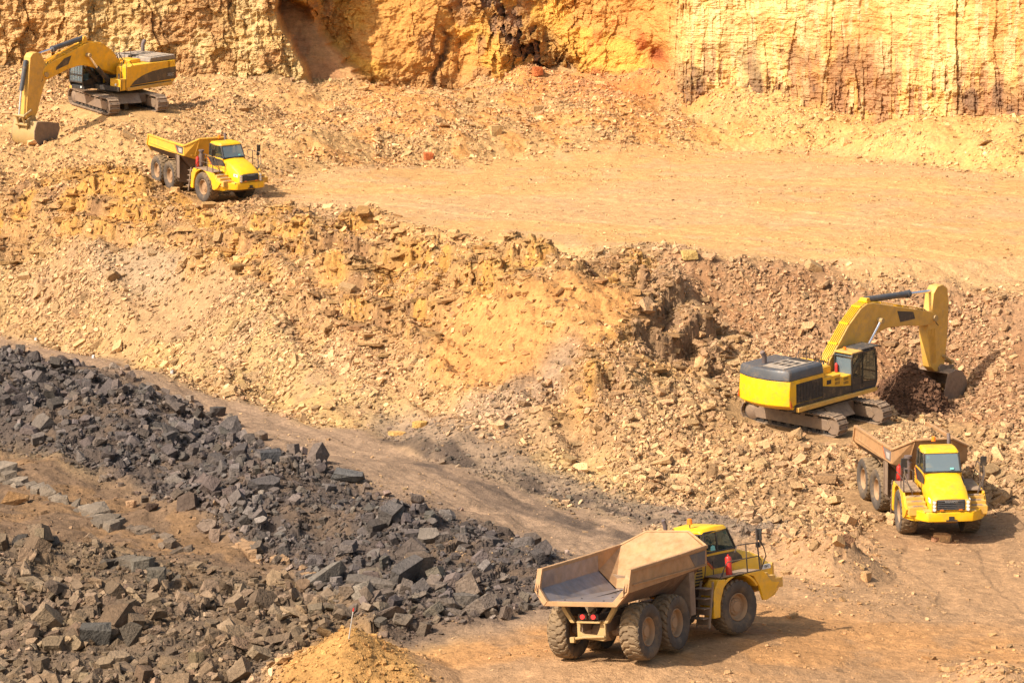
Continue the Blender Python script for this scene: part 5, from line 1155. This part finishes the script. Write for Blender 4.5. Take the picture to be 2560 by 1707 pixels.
G2 = dict(boom=[(.2, 2.2), (.75, 3.2), (2.3, 4.78), (3.3, 5.5), (3.8, 5.66), (4.3, 5.62), (4.95, 5.45), (8.72, 4.47), (9.3, 4.32), (9.65, 4.05), (9.62, 3.8), (9.4, 3.68), (8.53, 3.66), (6.9, 3.95), (5.5, 4.08), (4.6, 3.95), (3.2, 3.25), (1.0, 1.9), (.45, 1.8)],
    boom_top=[(.6, 3.0), (1.4, 3.87), (2.3, 4.78), (3.3, 5.5), (3.85, 5.66), (4.95, 5.45), (6.8, 4.97), (8.6, 4.5)], tip=(9.42, 3.95), foot=(.45, 2.1), hose=(10.2, 3.2),
    decal=[(6.25, 4.98-.12), (7.6, 4.6), (7.75, 4.2), (6.5, 4.22)], bcyl=((1.7, 1.75), (3.55, 3.45), (4.66, 4.63)), scyl=((3.99, 5.78), (7.66, 5.52), (9.45, 5.38)),
    stick=[(9.42, 5.3), (9.75, 5.62), (10.2, 5.65), (10.6, 5.4), (10.72, 4.6), (10.6, 2.9), (10.35, 1.25), (10.05, .95), (9.55, 1.0), (9.2, 1.3), (8.85, 3.3), (9.0, 3.9), (9.25, 4.4)], ribs=((8.95, 3.4), (9.3, 1.5)),
    kcyl=((10.8, 4.6), (10.75, 2.9), (10.55, 1.75)), link=((10.2, 1.75), (10.85, 1.35), (10.95, .95)),
    shell=[(9.75, .95), (10.5, 1.05), (11.0, .85), (11.35, .35), (11.35, -.3), (11.1, -.8), (10.6, -1.1), (9.6, -1.15)],
    side=[(9.75, .95), (10.5, 1.05), (11.0, .85), (11.35, .35), (11.35, -.3), (11.1, -.8), (10.6, -1.1), (9.6, -1.15), (9.35, -.2)],
    ear=[(9.8, .9), (9.75, 1.2), (10.0, 1.35), (10.5, 1.2), (11.0, 1.15), (11.15, .9), (10.8, .8)], teeth=((9.6, -1.12), (-1, -.1)), bmat=M_under)
G1 = dict(boom=[(-.1, 2.35), (.1, 3.2), (1.0, 4.0), (2.0, 4.52), (2.6, 4.68), (3.2, 4.72), (3.9, 4.55), (7.15, 3.62), (7.5, 3.4), (7.6, 3.05), (7.45, 2.75), (7.15, 2.62), (6.8, 2.7), (5.3, 3.1), (4.2, 3.25), (3.4, 3.22), (2.4, 2.95), (1.0, 2.5), (.3, 2.1)],
    boom_top=[(.4, 3.5), (1.0, 4.0), (2.0, 4.52), (3.2, 4.72), (3.9, 4.55), (5.5, 4.1), (7.0, 3.66)], tip=(7.34, 2.95), foot=(.2, 2.5), hose=(8.1, 2.3),
    decal=[(4.9, 4.0), (5.6, 3.85), (6.35, 3.35), (6.4, 3.15), (5.2, 3.45)], bcyl=((1.2, 1.75), (2.6, 3.0), (3.43, 3.9)), scyl=((3.47, 5.0), (6.4, 4.52), (7.75, 4.3)),
    stick=[(8.72, 4.2), (8.5, 4.42), (8.1, 4.48), (7.75, 4.38), (7.45, 3.9), (7.1, 3.2), (7.15, 2.7), (7.45, 2.3), (8.1, .55), (8.4, .12), (8.75, .05), (9.15, .3), (9.0, 1.8), (8.82, 3.4)], ribs=((7.5, 2.6), (8.2, .8)),
    kcyl=((8.85, 4.0), (9.3, 2.05), (9.5, .5)), link=((8.8, .75), (9.5, .45), (9.25, -.15)),
    shell=[(8.1, .02), (8.9, .08), (9.15, -.5), (9.15, -1.2), (8.8, -1.7), (8.3, -1.92), (7.85, -1.9)],
    side=[(8.1, .02), (8.9, .08), (9.15, -.5), (9.15, -1.2), (8.8, -1.7), (8.3, -1.92), (7.75, -1.95), (7.0, -1.15), (6.75, -.55), (6.85, -.22), (7.3, -.12)],
    ear=[(8.3, 0), (8.35, .3), (8.7, .4), (9.1, .2), (9.35, -.1), (9.15, -.5), (8.9, 0)], teeth=((7.85, -1.88), (-.85, .2)), bmat=M_frame)
r2, H2 = excavator(EX[0], 'right hand yellow excavator with grey engine cover, digging dark rubble on the mound', G2, 'r', True)
r1, H1 = excavator(EX[1], 'far left dusty yellow excavator on the upper rubble shelf below the head wall', G1, 'l', False)
def heap(name, c, rx, ry, h, tint, n, label, smin=.08, smax=.4):
    X, Y = np.meshgrid(np.linspace(-1.5, 1.5, 50), np.linspace(-1.5, 1.5, 50)); x = c[0]+X*rx; y = c[1]+Y*ry
    q = np.hypot(X, Y); z = np.maximum(gz(x, y)-.3, 0)*0+gz(x, y)-.25+(h+.25)*np.clip(1-q/1.15, 0, 1)**.85*(.85+.3*fbm(X*3, Y*3, 3, 5))
    P = np.stack([x, y, z], -1).reshape(-1, 3); Fc = grid_faces(50, 50); T = np.vstack([Fc[:, [0, 1, 2]], Fc[:, [0, 2, 3]]])
    ins = np.where(q.ravel() < 1.2)[0]; i = rng.choice(ins, n); s = smin*(1-rng.random(n)*(1-(smin/smax)**1.8))**(-1/1.8)
    Rt, Rz = rots(n, .7); ch = rng.integers(0, 16, n); col = np.clip(np.tile(alb(*tint), (n, 1))*np.exp(rng.normal(.0, .28, n))[:, None], .01, .9)
    V2, F2, C2 = merged(P[i]+rng.normal(0, .04, (n, 3)), np.stack([s*1.3, s, s*rng.uniform(.25, .7, n)], 1), SHD, ch, Rt @ Rz, col)
    tag(link(name, np_mesh(name, np.vstack([P, V2]), np.vstack([T, F2+len(P)]), col=np.vstack([np.tile(alb(*tint)*.8, (len(P), 1)), C2])), M_rock), label, 'rubble', kind='stuff')
c = H2 @ Vector((7.4, -.5, 0)); heap('dug_rubble_heap', (c.x, c.y), 1.7, 1.7, 1.75, (136, 100, 76), 2600, 'dark brown freshly dug rubble heaped in front of the digging bucket')
c = H1 @ Vector((7.4, .1, 0)); heap('bucket_rubble_heap', (c.x, c.y), 1.0, 1.2, .5, (178, 138, 96), 500, 'loose rubble being scraped up beside the far left excavator bucket')
print('ROCKS', rockstat)
